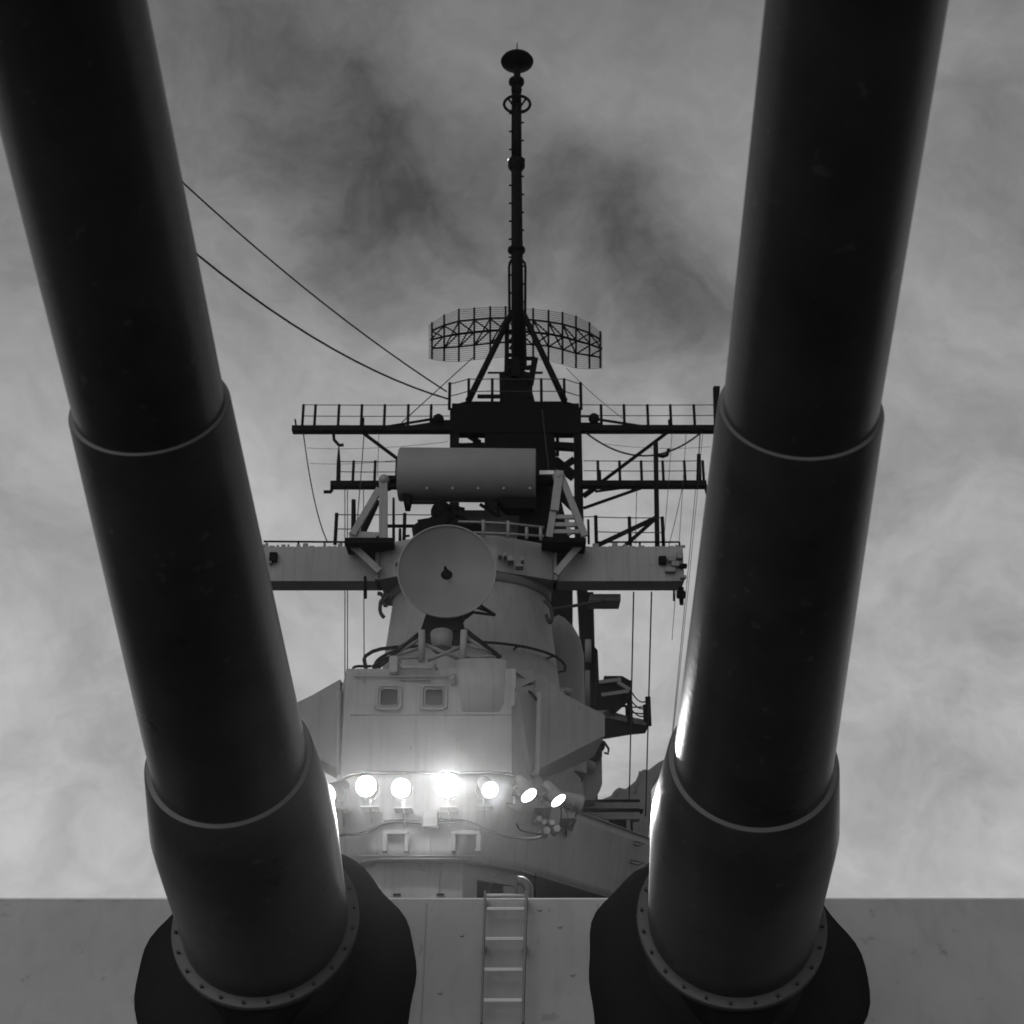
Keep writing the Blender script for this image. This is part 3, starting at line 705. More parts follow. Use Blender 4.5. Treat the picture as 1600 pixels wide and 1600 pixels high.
m = MB(); m.tube(at(690, 812, DY), at(702, 822, DY), .3, .34, 16); m.build('pedestal', BLACK, drm)
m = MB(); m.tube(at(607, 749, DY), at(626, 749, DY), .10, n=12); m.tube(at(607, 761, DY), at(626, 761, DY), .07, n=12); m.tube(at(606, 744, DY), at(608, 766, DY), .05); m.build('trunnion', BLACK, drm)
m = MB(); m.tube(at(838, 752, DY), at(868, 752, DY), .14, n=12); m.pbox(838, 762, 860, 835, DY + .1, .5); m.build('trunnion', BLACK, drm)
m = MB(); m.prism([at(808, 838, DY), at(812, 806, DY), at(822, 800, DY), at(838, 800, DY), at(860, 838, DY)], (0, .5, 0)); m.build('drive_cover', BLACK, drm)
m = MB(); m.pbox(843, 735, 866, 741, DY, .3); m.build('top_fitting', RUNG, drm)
# left support frame
sup = thing('antenna_support', 'left grey trestle with a slanting leg holding the drum radar', 'support', at(598, 840, 29.6), 'trestles of the drum radar')
MB().beam(at(599, 748, 29.6), at(599, 842, 29.6), .15, .2).build('leg', GREY, sup)
MB().beam(at(593, 764, 29.6), at(551, 836, 29.6), .13, .16).build('leg', GREY, sup)
MB().beam(at(590, 782, 30.1), at(566, 834, 30.1), .13).build('leg', BLACK, sup)
MB().prism([at(545, 832, 29.6), at(560, 830, 29.6), at(598, 832, 29.6), at(586, 840, 29.6), at(546, 840, 29.6)], (0, .2, 0)).build('foot_plate', GREY, sup)
MB().sphere(at(600, 750, 29.6), .14).build('bearing', GREY, sup)
# right support
sup = thing('antenna_support', 'right grey trestle with lattice openings holding the drum radar', 'support', at(885, 840, 29.6), 'trestles of the drum radar')
MB().beam(at(864, 800, 29.6), at(858, 840, 29.6), .13, .16).build('leg', GREY, sup)
MB().beam(at(874, 738, 29.6), at(866, 800, 29.6), .26, .2).build('leg', GREY, sup)
MB().beam(at(876, 742, 29.6), at(914, 838, 29.6), .13, .16).build('leg', GREY, sup)
for ya, xa, xb in ((808, 866, 900), (820, 864, 904), (831, 862, 908)):
    MB().beam(at(xa, ya, 29.62), at(xb, ya, 29.62), .09, .1).build('rung', GREY, sup)
MB().beam(at(884, 805, 29.63), at(890, 836, 29.63), .08, .1).build('strut', GREY, sup)
MB().sphere(at(873, 745, 29.6), .16).build('bearing', GREY, sup)
# platform rail round the drum base
rl = thing('platform_railing', 'low railing of thin bars around the drum radar base', 'railing', at(780, 845, 29.2))
posts(rl, [(755, 813, 838), (794, 814, 840), (823, 824, 842), (845, 824, 844)], 28.95, .04, GREY)
m = MB(); m.path([at(716, 815, 28.95), at(756, 816, 28.95), at(794, 818, 28.95), at(850, 824, 28.95)], .03); m.build('rail', GREYD, rl)
m = MB(); m.path([at(740, 832, 28.95), at(794, 834, 28.95), at(850, 838, 28.95)], .03); m.build('rail', GREYD, rl)
m = MB(); m.path([at(605, 822, 30.8), at(655, 822, 30.8)], .045); m.path([at(640, 837, 30.8), at(632, 838, 30.8)], .03); m.build('rail', BLACK, rl)
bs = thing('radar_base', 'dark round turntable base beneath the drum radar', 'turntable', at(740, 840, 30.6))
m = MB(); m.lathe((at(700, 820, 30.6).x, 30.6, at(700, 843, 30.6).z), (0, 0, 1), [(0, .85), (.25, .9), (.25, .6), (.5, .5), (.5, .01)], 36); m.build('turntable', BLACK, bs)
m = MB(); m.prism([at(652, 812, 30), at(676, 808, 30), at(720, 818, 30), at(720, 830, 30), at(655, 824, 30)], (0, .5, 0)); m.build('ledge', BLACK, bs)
m = MB(); m.prism([at(716, 797, 31), at(776, 797, 31), at(850, 806, 31), at(850, 845, 31), at(716, 845, 31)], (0, .3, 0)); m.build('back_plate', GREYD, bs)

# ------------------------------------------------------------------ dish radar
KY = 26.2
dc = at(698, 892, KY)
ds = thing('dish_radar', 'large round grey dish antenna facing the viewer with a dark feed in its middle', 'radar dish', at(690, 1040, KY))
rad = .975 * (at(775, 892, KY).x - at(621, 892, KY).x) / 2
fwd = Vector((.05, -1, .02)).normalized()
pro = [(-.42 + .42 * (k / 10) ** 2, rad * k / 10) for k in range(11)]
m = MB(); m.lathe(dc, fwd, pro + [(.012, rad + .012), (-.012, rad + .012)] + [(t - .05, r_) for t, r_ in reversed(pro)], 72); m.build('reflector', DISH, ds)
rim_ = MB(); rim_.path([dc + fwd * .012 + Vector((math.cos(t) * (rad + .012), -fwd.x / fwd.y * math.cos(t) * rad, math.sin(t) * (rad + .012))) for t in [R(q) for q in range(0, 360, 5)]], .018, 6, True); rim_.build('rim', GREY, ds)
m = MB(); m.sphere(at(698, 898, KY - .35), .125, 16, (1, .8, .85)); m.tube(at(697, 893, KY - .35), at(695, 884, KY - .38), .06, .012); m.build('feed_horn', BLACK, ds)
m = MB(); m.tube(dc + Vector((0, .38, 0)), at(698, 897, KY - .3), .03); m.build('feed_tube', BLACK, ds)
m = MB(); m.sphere(dc + Vector((0, 1.05, -.5)), .45); m.build('hub', BLACK, ds)
m = MB(); m.prism([at(666, 958, KY + .3), at(720, 958, KY + .3), at(727, 985, KY + .3), at(657, 985, KY + .3)], (0, .5, 0)); m.build('mount', BLACK, ds)
m = MB(); m.pbox(657, 985, 727, 1001, KY + .4, .4); m.build('cross_head', BLACK, ds)
m = MB(); m.tube(at(690, 990, KY + .3), at(690, 1015, KY + .2), .24, .2, 16); m.build('training_gear', GREYD, ds)
for px in (644 + 2, 669 + 2):
    q = at(px + 2, 972, KY)
for (xa, xb) in ((659, 659), (725, 723)):
    MB().tube(at(xa, 985, KY - .1), at(xb, 1034, KY - .1), .075, n=10).build('leg', GREY, ds)
for (p, q, r_) in (((657, 989), (590, 1043), .05), ((657, 998), (600, 1032), .035), ((657, 1012), (610, 1027), .035), ((660, 1028), (612, 1028), .03), ((727, 985), (782, 1028), .055), ((727, 995), (770, 1022), .04), ((727, 1008), (765, 1016), .03), ((727, 1027), (782, 1025), .03),
                   ((664, 1007), (718, 1030), .04), ((722, 1010), (668, 1032), .04), ((640, 1000), (612, 1015), .03)):
    MB().tube(at(*p, KY), at(*q, KY), r_, n=8).build('strut', BLACK if r_ > .045 else GREYD, ds)
for (p, q) in (((748, 944), (774, 961)), ((740, 957), (774, 961)), ((742, 948), (768, 957)), ((735, 956), (748, 944))):
    MB().tube(at(*p, KY + .4), at(*q, KY + .4), .03, n=6).build('side_bracket', BLACK, ds)
MB().tube(at(724, 962, KY + .3), at(738, 953, KY + .3), .1, .08, 10).build('side_horn', BLACK, ds)
hoop = thing('guard_rail', 'black bent guard rail over the left end of the bridge roof', 'guard rail', at(570, 1045, 26))
MB().path([at(572, 1046, 26), at(569, 1030, 26), at(571, 1025, 26), at(582, 1018, 26), at(595, 1014, 26), at(622, 1011, 26)], .04, 8).build('rail', BLACK, hoop)
MB().path([at(551, 1045, 26), at(554, 1042, 26), at(560, 1041, 26), at(580, 1041, 26)], .03, 8).build('rail', BLACK, hoop)
MB().path([at(582, 1044, 26), at(606, 1028, 26)], .06, 8).build('strut', BLACK, hoop)

# ------------------------------------------------------------------ black foremast
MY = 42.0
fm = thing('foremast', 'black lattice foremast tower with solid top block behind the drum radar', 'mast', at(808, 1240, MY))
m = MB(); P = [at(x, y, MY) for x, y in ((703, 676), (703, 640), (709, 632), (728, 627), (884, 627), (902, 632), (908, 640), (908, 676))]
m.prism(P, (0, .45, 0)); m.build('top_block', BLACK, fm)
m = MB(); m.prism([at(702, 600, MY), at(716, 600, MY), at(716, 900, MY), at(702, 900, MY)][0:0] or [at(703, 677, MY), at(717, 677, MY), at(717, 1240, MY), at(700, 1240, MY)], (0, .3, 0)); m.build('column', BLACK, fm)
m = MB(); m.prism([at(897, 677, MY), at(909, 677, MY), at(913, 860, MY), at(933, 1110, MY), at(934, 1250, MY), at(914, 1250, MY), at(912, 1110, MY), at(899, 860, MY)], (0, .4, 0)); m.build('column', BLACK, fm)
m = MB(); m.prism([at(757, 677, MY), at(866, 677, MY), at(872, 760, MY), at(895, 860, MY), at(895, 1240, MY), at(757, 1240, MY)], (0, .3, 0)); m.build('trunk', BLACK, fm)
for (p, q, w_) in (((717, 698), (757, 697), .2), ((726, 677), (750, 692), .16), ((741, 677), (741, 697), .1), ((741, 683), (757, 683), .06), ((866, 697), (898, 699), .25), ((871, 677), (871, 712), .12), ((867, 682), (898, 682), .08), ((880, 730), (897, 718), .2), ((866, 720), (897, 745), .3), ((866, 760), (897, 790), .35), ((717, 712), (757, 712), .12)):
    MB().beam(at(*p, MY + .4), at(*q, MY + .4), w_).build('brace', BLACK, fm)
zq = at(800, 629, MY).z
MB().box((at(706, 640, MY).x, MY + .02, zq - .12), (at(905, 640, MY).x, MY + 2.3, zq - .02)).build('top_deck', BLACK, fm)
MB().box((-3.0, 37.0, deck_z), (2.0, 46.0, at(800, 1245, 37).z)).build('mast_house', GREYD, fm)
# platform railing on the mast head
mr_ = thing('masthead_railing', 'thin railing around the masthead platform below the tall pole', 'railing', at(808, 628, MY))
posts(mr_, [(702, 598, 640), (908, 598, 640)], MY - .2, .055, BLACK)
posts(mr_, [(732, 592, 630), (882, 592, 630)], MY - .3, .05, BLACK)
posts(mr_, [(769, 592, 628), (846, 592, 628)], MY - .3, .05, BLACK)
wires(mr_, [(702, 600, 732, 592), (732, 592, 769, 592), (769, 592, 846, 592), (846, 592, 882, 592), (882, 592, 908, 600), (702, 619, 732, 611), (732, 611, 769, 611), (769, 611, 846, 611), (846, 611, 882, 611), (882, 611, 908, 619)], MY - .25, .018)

# yards
def yard(name, label, spar, rows, rails, struts, Y=MY, r=.05, sw=.2):
    t = thing(name, label, 'yardarm', at(spar[0], spar[1], Y), 'yardarms of the foremast')
    p, q = at(spar[0], spar[1], Y), at(spar[2], spar[3], Y)
    MB().beam(p, q, .35, sw).build('spar', BLACK, t)
    posts(t, rows, Y, r, BLACK); wires(t, rails, Y, .016)
    for (xa, ya, xb, yb, w_) in struts: MB().tube(at(xa, ya, Y), at(xb, yb, Y), w_ / 2, n=8).build('strut', BLACK, t)
    return t
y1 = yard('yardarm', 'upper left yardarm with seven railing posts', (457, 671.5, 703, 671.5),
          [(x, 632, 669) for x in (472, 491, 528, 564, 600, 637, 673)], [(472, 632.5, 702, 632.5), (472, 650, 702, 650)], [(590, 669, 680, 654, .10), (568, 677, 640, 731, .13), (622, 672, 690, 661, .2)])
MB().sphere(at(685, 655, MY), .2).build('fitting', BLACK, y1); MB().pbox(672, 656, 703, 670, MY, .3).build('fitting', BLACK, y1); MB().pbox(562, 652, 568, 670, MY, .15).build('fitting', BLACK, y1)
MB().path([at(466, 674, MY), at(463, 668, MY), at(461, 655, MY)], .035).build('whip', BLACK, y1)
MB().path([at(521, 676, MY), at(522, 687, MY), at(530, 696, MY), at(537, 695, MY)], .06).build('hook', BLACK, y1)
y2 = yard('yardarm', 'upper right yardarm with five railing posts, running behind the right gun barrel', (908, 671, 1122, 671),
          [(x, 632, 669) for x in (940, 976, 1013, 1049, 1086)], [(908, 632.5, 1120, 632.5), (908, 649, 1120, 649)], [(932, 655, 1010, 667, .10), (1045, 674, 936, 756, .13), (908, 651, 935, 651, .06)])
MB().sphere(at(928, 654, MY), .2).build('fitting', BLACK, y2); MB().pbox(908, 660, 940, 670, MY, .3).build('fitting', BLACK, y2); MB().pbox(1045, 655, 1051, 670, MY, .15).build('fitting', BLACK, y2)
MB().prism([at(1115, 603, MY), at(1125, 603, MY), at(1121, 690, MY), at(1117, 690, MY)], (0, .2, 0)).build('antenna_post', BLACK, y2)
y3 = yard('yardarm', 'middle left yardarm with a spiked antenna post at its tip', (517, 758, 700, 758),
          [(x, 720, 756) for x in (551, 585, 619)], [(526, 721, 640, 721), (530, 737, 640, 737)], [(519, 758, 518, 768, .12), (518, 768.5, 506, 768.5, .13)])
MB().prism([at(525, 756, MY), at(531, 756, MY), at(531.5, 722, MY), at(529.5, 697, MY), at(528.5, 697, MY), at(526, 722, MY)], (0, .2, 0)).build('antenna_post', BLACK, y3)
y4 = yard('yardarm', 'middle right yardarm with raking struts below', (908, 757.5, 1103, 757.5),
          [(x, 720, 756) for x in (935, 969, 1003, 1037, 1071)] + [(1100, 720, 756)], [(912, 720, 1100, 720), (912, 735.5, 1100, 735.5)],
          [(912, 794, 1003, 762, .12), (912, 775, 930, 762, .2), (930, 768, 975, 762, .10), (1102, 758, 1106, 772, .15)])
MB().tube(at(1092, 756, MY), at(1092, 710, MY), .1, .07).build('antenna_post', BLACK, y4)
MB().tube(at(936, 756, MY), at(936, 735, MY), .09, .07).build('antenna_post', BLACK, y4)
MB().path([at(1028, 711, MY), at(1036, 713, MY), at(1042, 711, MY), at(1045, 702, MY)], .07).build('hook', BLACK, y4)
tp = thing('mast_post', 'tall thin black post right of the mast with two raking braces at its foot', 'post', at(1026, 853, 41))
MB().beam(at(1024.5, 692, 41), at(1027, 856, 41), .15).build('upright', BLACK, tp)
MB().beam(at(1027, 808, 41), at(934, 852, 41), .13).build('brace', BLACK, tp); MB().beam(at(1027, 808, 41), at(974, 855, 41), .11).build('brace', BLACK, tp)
l1 = thing('lower_railing', 'right lower railing of wire and posts behind the platform wing', 'railing', at(985, 856, 40), 'wire railings behind the platform')
posts(l1, [(932, 806, 855), (985, 808, 857), (1037, 808, 857)], 40, .06, BLACK); posts(l1, [(920, 812, 850)], 40, .04, BLACK)
wires(l1, [(900, 807, 932, 807), (932, 808, 1037, 809), (932, 831, 1037, 832)], 40, .018)
l2 = thing('lower_railing', 'left lower railing of wire and posts behind the platform wing', 'railing', at(560, 850, 40), 'wire railings behind the platform')
posts(l2, [(523.5, 802, 851), (631, 802, 849)], 40, .06, BLACK)
wires(l2, [(523, 804, 631, 804), (523, 826, 560, 826), (631, 804, 690, 804)], 40, .018)
for px, ya, yb, r_, lb in ((552.5, 781, 838, .08, 'short thick black whip antenna base behind the left trestle'), (615, 778, 846, .045, 'thin black whip antenna between the left trestle and the drum'), (625, 826, 848, .05, 'short black post right of the left trestle')):
    o = MB(); o.tube(at(px, yb, 36), at(px, ya, 36), r_, r_ * .8); tag(o.build('whip_antenna', BLACK), lb, 'antenna')

# pole mast
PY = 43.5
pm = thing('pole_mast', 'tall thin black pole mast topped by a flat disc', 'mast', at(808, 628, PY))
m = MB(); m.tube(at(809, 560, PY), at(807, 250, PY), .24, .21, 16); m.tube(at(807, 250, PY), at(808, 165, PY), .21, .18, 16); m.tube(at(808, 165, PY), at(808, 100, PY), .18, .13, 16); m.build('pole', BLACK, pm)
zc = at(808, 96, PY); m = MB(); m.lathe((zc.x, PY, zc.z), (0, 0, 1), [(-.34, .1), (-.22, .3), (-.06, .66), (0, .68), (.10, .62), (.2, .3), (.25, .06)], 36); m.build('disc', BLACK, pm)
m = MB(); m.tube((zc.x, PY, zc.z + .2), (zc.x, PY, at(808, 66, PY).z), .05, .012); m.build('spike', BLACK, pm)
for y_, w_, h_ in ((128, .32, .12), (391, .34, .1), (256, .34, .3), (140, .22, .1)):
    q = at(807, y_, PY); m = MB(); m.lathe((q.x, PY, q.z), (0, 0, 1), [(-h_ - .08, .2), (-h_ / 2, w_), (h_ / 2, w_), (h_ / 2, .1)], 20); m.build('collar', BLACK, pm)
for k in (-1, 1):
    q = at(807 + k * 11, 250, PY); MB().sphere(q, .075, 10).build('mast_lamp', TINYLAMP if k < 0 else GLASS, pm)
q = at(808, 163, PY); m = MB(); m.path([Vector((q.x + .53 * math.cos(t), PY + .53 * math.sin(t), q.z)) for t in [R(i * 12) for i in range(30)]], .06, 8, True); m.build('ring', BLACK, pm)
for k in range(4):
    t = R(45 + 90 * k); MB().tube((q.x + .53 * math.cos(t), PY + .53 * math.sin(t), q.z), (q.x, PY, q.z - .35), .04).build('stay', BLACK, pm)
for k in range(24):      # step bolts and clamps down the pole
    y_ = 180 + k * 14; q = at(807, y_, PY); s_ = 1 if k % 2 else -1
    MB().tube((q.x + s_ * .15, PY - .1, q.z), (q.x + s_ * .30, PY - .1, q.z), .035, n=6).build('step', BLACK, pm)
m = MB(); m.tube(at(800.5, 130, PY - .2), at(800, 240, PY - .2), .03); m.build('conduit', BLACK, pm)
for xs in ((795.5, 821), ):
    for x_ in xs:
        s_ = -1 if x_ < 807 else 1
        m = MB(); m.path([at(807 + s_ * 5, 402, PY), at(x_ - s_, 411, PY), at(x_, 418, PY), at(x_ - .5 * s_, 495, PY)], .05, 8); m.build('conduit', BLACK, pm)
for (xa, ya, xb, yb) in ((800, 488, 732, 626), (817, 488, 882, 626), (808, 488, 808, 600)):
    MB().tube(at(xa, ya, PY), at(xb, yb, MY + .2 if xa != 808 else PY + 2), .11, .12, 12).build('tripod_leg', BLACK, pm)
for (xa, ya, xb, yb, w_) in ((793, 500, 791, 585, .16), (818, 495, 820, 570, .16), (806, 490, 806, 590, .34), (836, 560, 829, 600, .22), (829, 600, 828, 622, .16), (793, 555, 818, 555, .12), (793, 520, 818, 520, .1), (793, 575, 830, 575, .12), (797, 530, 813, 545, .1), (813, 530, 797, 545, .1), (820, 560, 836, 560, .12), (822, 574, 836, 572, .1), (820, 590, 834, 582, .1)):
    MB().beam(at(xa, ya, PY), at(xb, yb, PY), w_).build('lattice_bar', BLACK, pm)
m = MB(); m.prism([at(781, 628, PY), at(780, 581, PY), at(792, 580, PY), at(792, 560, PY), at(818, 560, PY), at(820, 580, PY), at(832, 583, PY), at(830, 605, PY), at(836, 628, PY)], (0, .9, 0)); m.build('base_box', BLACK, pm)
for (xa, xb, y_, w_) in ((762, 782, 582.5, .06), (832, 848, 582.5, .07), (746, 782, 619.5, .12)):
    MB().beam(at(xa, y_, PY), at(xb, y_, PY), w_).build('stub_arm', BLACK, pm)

# lattice air-search radar
LY = 46.0
lr = thing('lattice_radar', 'wide curved lattice radar antenna behind the pole mast', 'radar antenna', at(808, 600, LY))
ribs = [(675, 504, 560), (694, 492, 563), (717, 483, 564), (741, 481, 561), (766, 479, 558), (790, 479, 556), (833, 482, 560), (857, 485, 562), (879, 488, 568), (900, 494, 574), (921, 504, 575), (938, 518, 574)]
def chord(fr):                         # points along the ribs at fraction of height
    P = []
    for (x, a_, b_) in ribs:
        bow = ((x - 806) / 133.0) ** 2 * 1.4
        P.append(at(x, lerp(a_, b_, fr), LY + bow))
    return P
tp_, bt_ = chord(0), chord(1)
for i in range(len(ribs)):
    MB().beam(tp_[i], bt_[i], .08).build('rib', BLACK, lr)
# truss behind the mesh
c1, c2 = chord(.24), chord(.74)
for P in (c1, c2):
    m = MB(); m.path([p + Vector((0, -.05, 0)) for p in P], .038, 6); m.build('chord', BLACK, lr)
back = [p + Vector((0, -.8, -.42)) for p in chord(.5)]
m = MB(); m.path(back, .045, 6); m.build('chord', BLACK, lr)
for i in range(len(ribs) - 1):
    j = i + 1
    mid = i < 5
    a_, b_ = (c1[i], c2[j]) if not mid else (c1[j], c2[i])
    for (p, q) in ((c1[i], back[j]), (c2[i], back[j]), (c1[j], back[i]) if i in (0, 9, 10) else (a_, b_)):
        MB().tube(p, q, .032, n=6).build('truss_bar', BLACK, lr)
m = MB()
nw = 26
for k in range(nw):
    P = chord(k / (nw - 1.0)); P = [P[0] + (P[0] - P[1]) * .28] + P + [P[-1] + (P[-1] - P[-2]) * .2]
    m.path([p + Vector((0, .06, 0)) for p in P], .0125, 4)
m.build('mesh_wires', WIRE, lr, kind='stuff')

# ------------------------------------------------------------------ rigging
def line(p, q, drop, r, label, n=20, nm='cable', cat='cable', run_on=0):
    P = sag(p, q, drop, n)
    if run_on: P = [P[0] + (P[0] - P[1]) * run_on] + P        # the wire goes on to its far end beyond the picture
    return tag(MB().path(P, r, 5).build(nm, WIRE), label, cat)
line(at(-40, -45, 30), at(698, 612, 43), .95, .030, 'upper of the two long wires sweeping down to the masthead from the left', run_on=45)
line(at(-60, 35, 26), at(702, 624, 42), 1.65, .034, 'lower of the two long wires sweeping down to the masthead from the left', run_on=45)
line(at(742, 556, 44), at(628, 660, 42), .0, .020, 'faint stay running from the lattice radar down to the left yardarm')
line(at(885, 575, 44), at(975, 655, 42), .1, .012, 'faint stay running from the lattice radar down to the right yardarm')
line(at(474, 677, MY), at(512, 848, 40), .5, .022, 'slack halyard from the tip of the upper left yardarm')
line(at(569, 677, MY), at(556, 840, 40), .2, .018, 'beaded halyard below the strut of the upper left yardarm')
line(at(910, 672, MY), at(1100, 672, MY), 1.0, .035, 'drooping cable slung under the upper right yardarm')
line(at(539, 762, MY), at(539, 1060, 36), 0, .016, 'left one of the paired halyards left of the tower')
line(at(543, 762, MY), at(543, 1060, 36), 0, .016, 'right one of the paired halyards left of the tower')
line(at(568, 762, MY), at(569, 1040, 36), 0, .016, 'single halyard close to the left edge of the tower')
line(at(990, 925, 30.9), at(982, 1300, 38.4), 0, .020, 'halyard nearer the tower on the right, crossing the signal platform')
line(at(1018, 925, 30.9), at(1008, 1300, 38.6), 0, .020, 'halyard ending at the outer corner of the signal platform')
line(at(1087, 762, MY), at(1036, 1290, 39), .1, .012, 'faint halyard beside the right gun barrel, under the yardarm')
line(at(1066, 762, MY), at(1040, 870, 40), .1, .012, 'faint short halyard above the right end of the platform')
line(at(1094, 676, MY), at(1092, 712, MY), 0, .02, 'short vertical wire at the right yardarm post')
line(at(847, 640, 41), at(858, 740, 41), 0, .02, 'pale cable down the front of the black mast block')

line(at(1050, 676, MY), at(1036, 860, 40), .1, .010, 'thin halyard just right of the tall mast post')
line(at(1072, 676, MY), at(1050, 1000, 38), .15, .010, 'thin halyard from the upper right yardarm, second from the gun barrel')
line(at(1098, 676, MY), at(1046, 1200, 39), .2, .010, 'thin halyard from the upper right yardarm, nearest the gun barrel')
line(at(995, 762, MY), at(993, 850, 40), 0, .012, 'short halyard between the railing posts right of the mast')
line(at(480, 700, MY), at(700, 690, MY), .12, .008, 'faint upper one of the two level aerial wires left of the mast')
line(at(484, 724, MY), at(640, 716, MY), .10, .008, 'faint lower one of the two level aerial wires left of the mast')
line(at(940, 693, MY), at(1110, 698, MY), .12, .008, 'faint level aerial wire right of the mast under the cable')
line(at(592, 677, MY), at(590, 745, 42), .0, .010, 'short faint halyard left of the drum radar')

# ------------------------------------------------------------------ right-hand background: signal platform and houses
sg = thing('signal_platform', 'dark signal platform with sagging chain rails to the right of the tower', 'platform', at(980, 1150, 38))
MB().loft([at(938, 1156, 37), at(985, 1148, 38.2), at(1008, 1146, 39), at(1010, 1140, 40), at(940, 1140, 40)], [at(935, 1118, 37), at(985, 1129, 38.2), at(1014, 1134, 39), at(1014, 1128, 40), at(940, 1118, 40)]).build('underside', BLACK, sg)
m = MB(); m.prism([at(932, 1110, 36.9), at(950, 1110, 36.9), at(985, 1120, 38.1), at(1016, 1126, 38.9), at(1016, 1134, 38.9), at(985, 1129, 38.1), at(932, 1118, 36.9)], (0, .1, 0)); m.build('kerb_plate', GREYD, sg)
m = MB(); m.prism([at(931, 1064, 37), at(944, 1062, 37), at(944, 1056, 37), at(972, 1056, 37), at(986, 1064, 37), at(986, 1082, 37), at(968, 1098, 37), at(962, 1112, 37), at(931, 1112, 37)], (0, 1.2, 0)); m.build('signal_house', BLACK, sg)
for (xa, ya, xb, yb) in ((936, 1066, 970, 1062), (965, 1066, 984, 1078), (940, 1086, 982, 1080)):
    MB().beam(at(xa, ya, 36.9), at(xb, yb, 36.9), .1).build('canopy_bar', GREYD, sg)
posts(sg, [(985, 1064, 1130), (1014, 1089, 1134)], 38, .08, BLACK); posts(sg, [(1008, 1101, 1128), (980, 1102, 1122), (1014.5, 1110, 1134)], 38.5, .05, BLACK)
for (xa, ya, xb, yb, d_) in ((986, 1080, 1014, 1092, .2), (986, 1094, 1012, 1104, .15), (965, 1103, 1008, 1104, .03), (986, 1108, 1014, 1115, .15), (986, 1113, 1014, 1115, .02), (965, 1094, 984, 1104, .05)):
    MB().path(sag(at(xa, ya, 38.2), at(xb, yb, 38.2), d_, 8), .022, 5).build('chain', BLACK, sg)
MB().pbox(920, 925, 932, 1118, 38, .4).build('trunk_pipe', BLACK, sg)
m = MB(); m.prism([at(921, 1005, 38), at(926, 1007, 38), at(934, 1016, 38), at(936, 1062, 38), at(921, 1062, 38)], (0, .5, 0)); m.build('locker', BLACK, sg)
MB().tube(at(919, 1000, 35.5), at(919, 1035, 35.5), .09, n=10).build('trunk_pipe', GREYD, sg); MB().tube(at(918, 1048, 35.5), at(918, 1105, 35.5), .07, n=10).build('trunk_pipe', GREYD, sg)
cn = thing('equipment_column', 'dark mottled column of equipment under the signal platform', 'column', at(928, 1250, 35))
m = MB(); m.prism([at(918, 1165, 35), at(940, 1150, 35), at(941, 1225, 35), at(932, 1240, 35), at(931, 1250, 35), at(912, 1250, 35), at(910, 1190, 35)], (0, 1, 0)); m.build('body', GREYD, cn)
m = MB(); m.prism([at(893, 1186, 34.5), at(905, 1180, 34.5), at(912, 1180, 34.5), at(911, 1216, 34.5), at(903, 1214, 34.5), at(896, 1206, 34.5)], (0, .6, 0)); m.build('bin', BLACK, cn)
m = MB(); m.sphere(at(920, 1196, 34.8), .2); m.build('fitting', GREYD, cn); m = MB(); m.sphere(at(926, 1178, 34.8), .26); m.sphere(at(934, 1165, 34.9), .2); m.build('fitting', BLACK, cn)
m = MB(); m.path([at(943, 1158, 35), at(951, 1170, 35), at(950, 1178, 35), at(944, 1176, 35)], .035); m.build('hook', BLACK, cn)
m = MB(); m.prism([at(843, 1207, 27.5), at(893, 1186, 29), at(897, 1206, 29), at(908, 1217, 29.5), at(912, 1262, 30), at(846, 1262, 28)], (0, .5, 0)); m.build('splinter_shield', GREY)
tag(bpy.data.objects['splinter_shield'], 'grey curved shield plate under the right bridge wing', 'shield'); bpy.data.objects['splinter_shield']['label'] = 'grey shield plate under the right bridge wing behind the lamps'
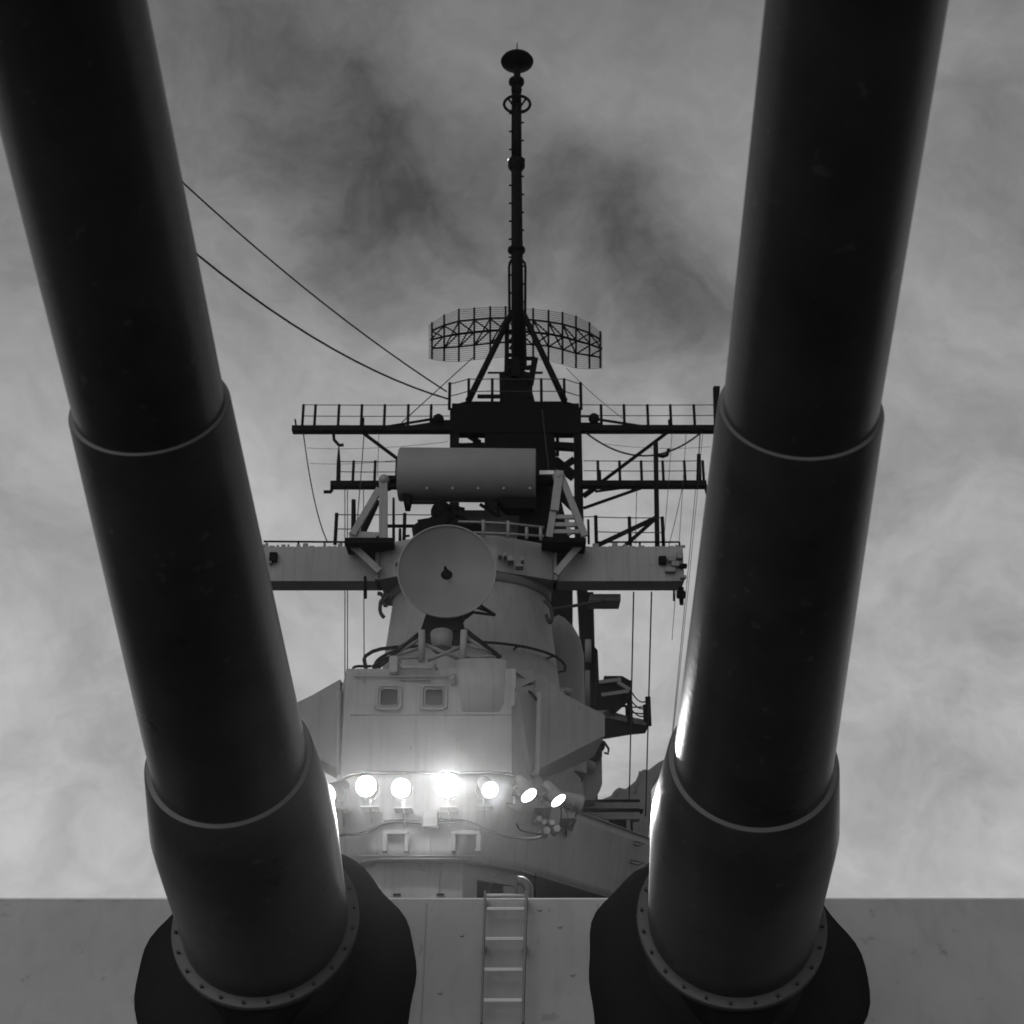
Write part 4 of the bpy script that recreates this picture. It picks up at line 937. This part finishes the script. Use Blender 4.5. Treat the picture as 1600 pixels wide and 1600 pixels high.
cv = thing('covered_gear', 'dark canvas-covered humped shape beside the right gun barrel', 'covered gear', at(990, 1250, 40))
out_ = [(900, 1262), (942, 1248), (955, 1243), (959, 1236), (966, 1230), (973, 1231), (977, 1233), (994, 1219), (999, 1207), (1006, 1201), (1013, 1203), (1030, 1190), (1043, 1184), (1047, 1188), (1030, 1212), (1018, 1234), (1018, 1275), (1012, 1320), (900, 1320)]
m = MB(); m.prism([at(x, y, 38.0) for x, y in out_], (0, 2.2, 0)); m.build('canvas', GREYD, cv, bevel=.12)
m = MB(); m.path([at(1000, 1205, 37.9), at(996, 1222, 37.9), at(992, 1240, 37.9)], .03); m.path([at(968, 1231, 37.9), at(962, 1244, 37.9)], .03); m.build('fold', GREYD, cv)
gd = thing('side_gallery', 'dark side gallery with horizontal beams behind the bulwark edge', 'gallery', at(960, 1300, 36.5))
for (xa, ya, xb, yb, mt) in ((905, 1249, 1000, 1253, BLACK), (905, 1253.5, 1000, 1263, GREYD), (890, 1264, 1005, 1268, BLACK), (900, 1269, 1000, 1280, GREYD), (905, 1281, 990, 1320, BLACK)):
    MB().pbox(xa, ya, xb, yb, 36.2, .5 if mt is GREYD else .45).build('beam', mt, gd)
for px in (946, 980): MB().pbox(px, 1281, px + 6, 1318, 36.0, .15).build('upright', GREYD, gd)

# ------------------------------------------------------------------ thin added mist that stands in for lens bloom round the lamps
HZ = bpy.data.materials.new('glow_mist'); HZ.use_nodes = True; t_ = HZ.node_tree; t_.nodes.clear()
pv = t_.nodes.new('ShaderNodeVolumePrincipled'); pv.inputs['Density'].default_value = .00034; pv.inputs['Anisotropy'].default_value = .96
pv.inputs['Color'].default_value = (.9, .9, .9, 1)
ho = t_.nodes.new('ShaderNodeOutputMaterial'); t_.links.new(pv.outputs[0], ho.inputs['Volume'])
HZ.cycles.volume_sampling = 'EQUIANGULAR'; HZ.cycles.homogeneous_volume = True
MB().box((-4200, -4200, -11.2), (4200, 4200, 46)).build('glow_haze', HZ, kind='stuff')
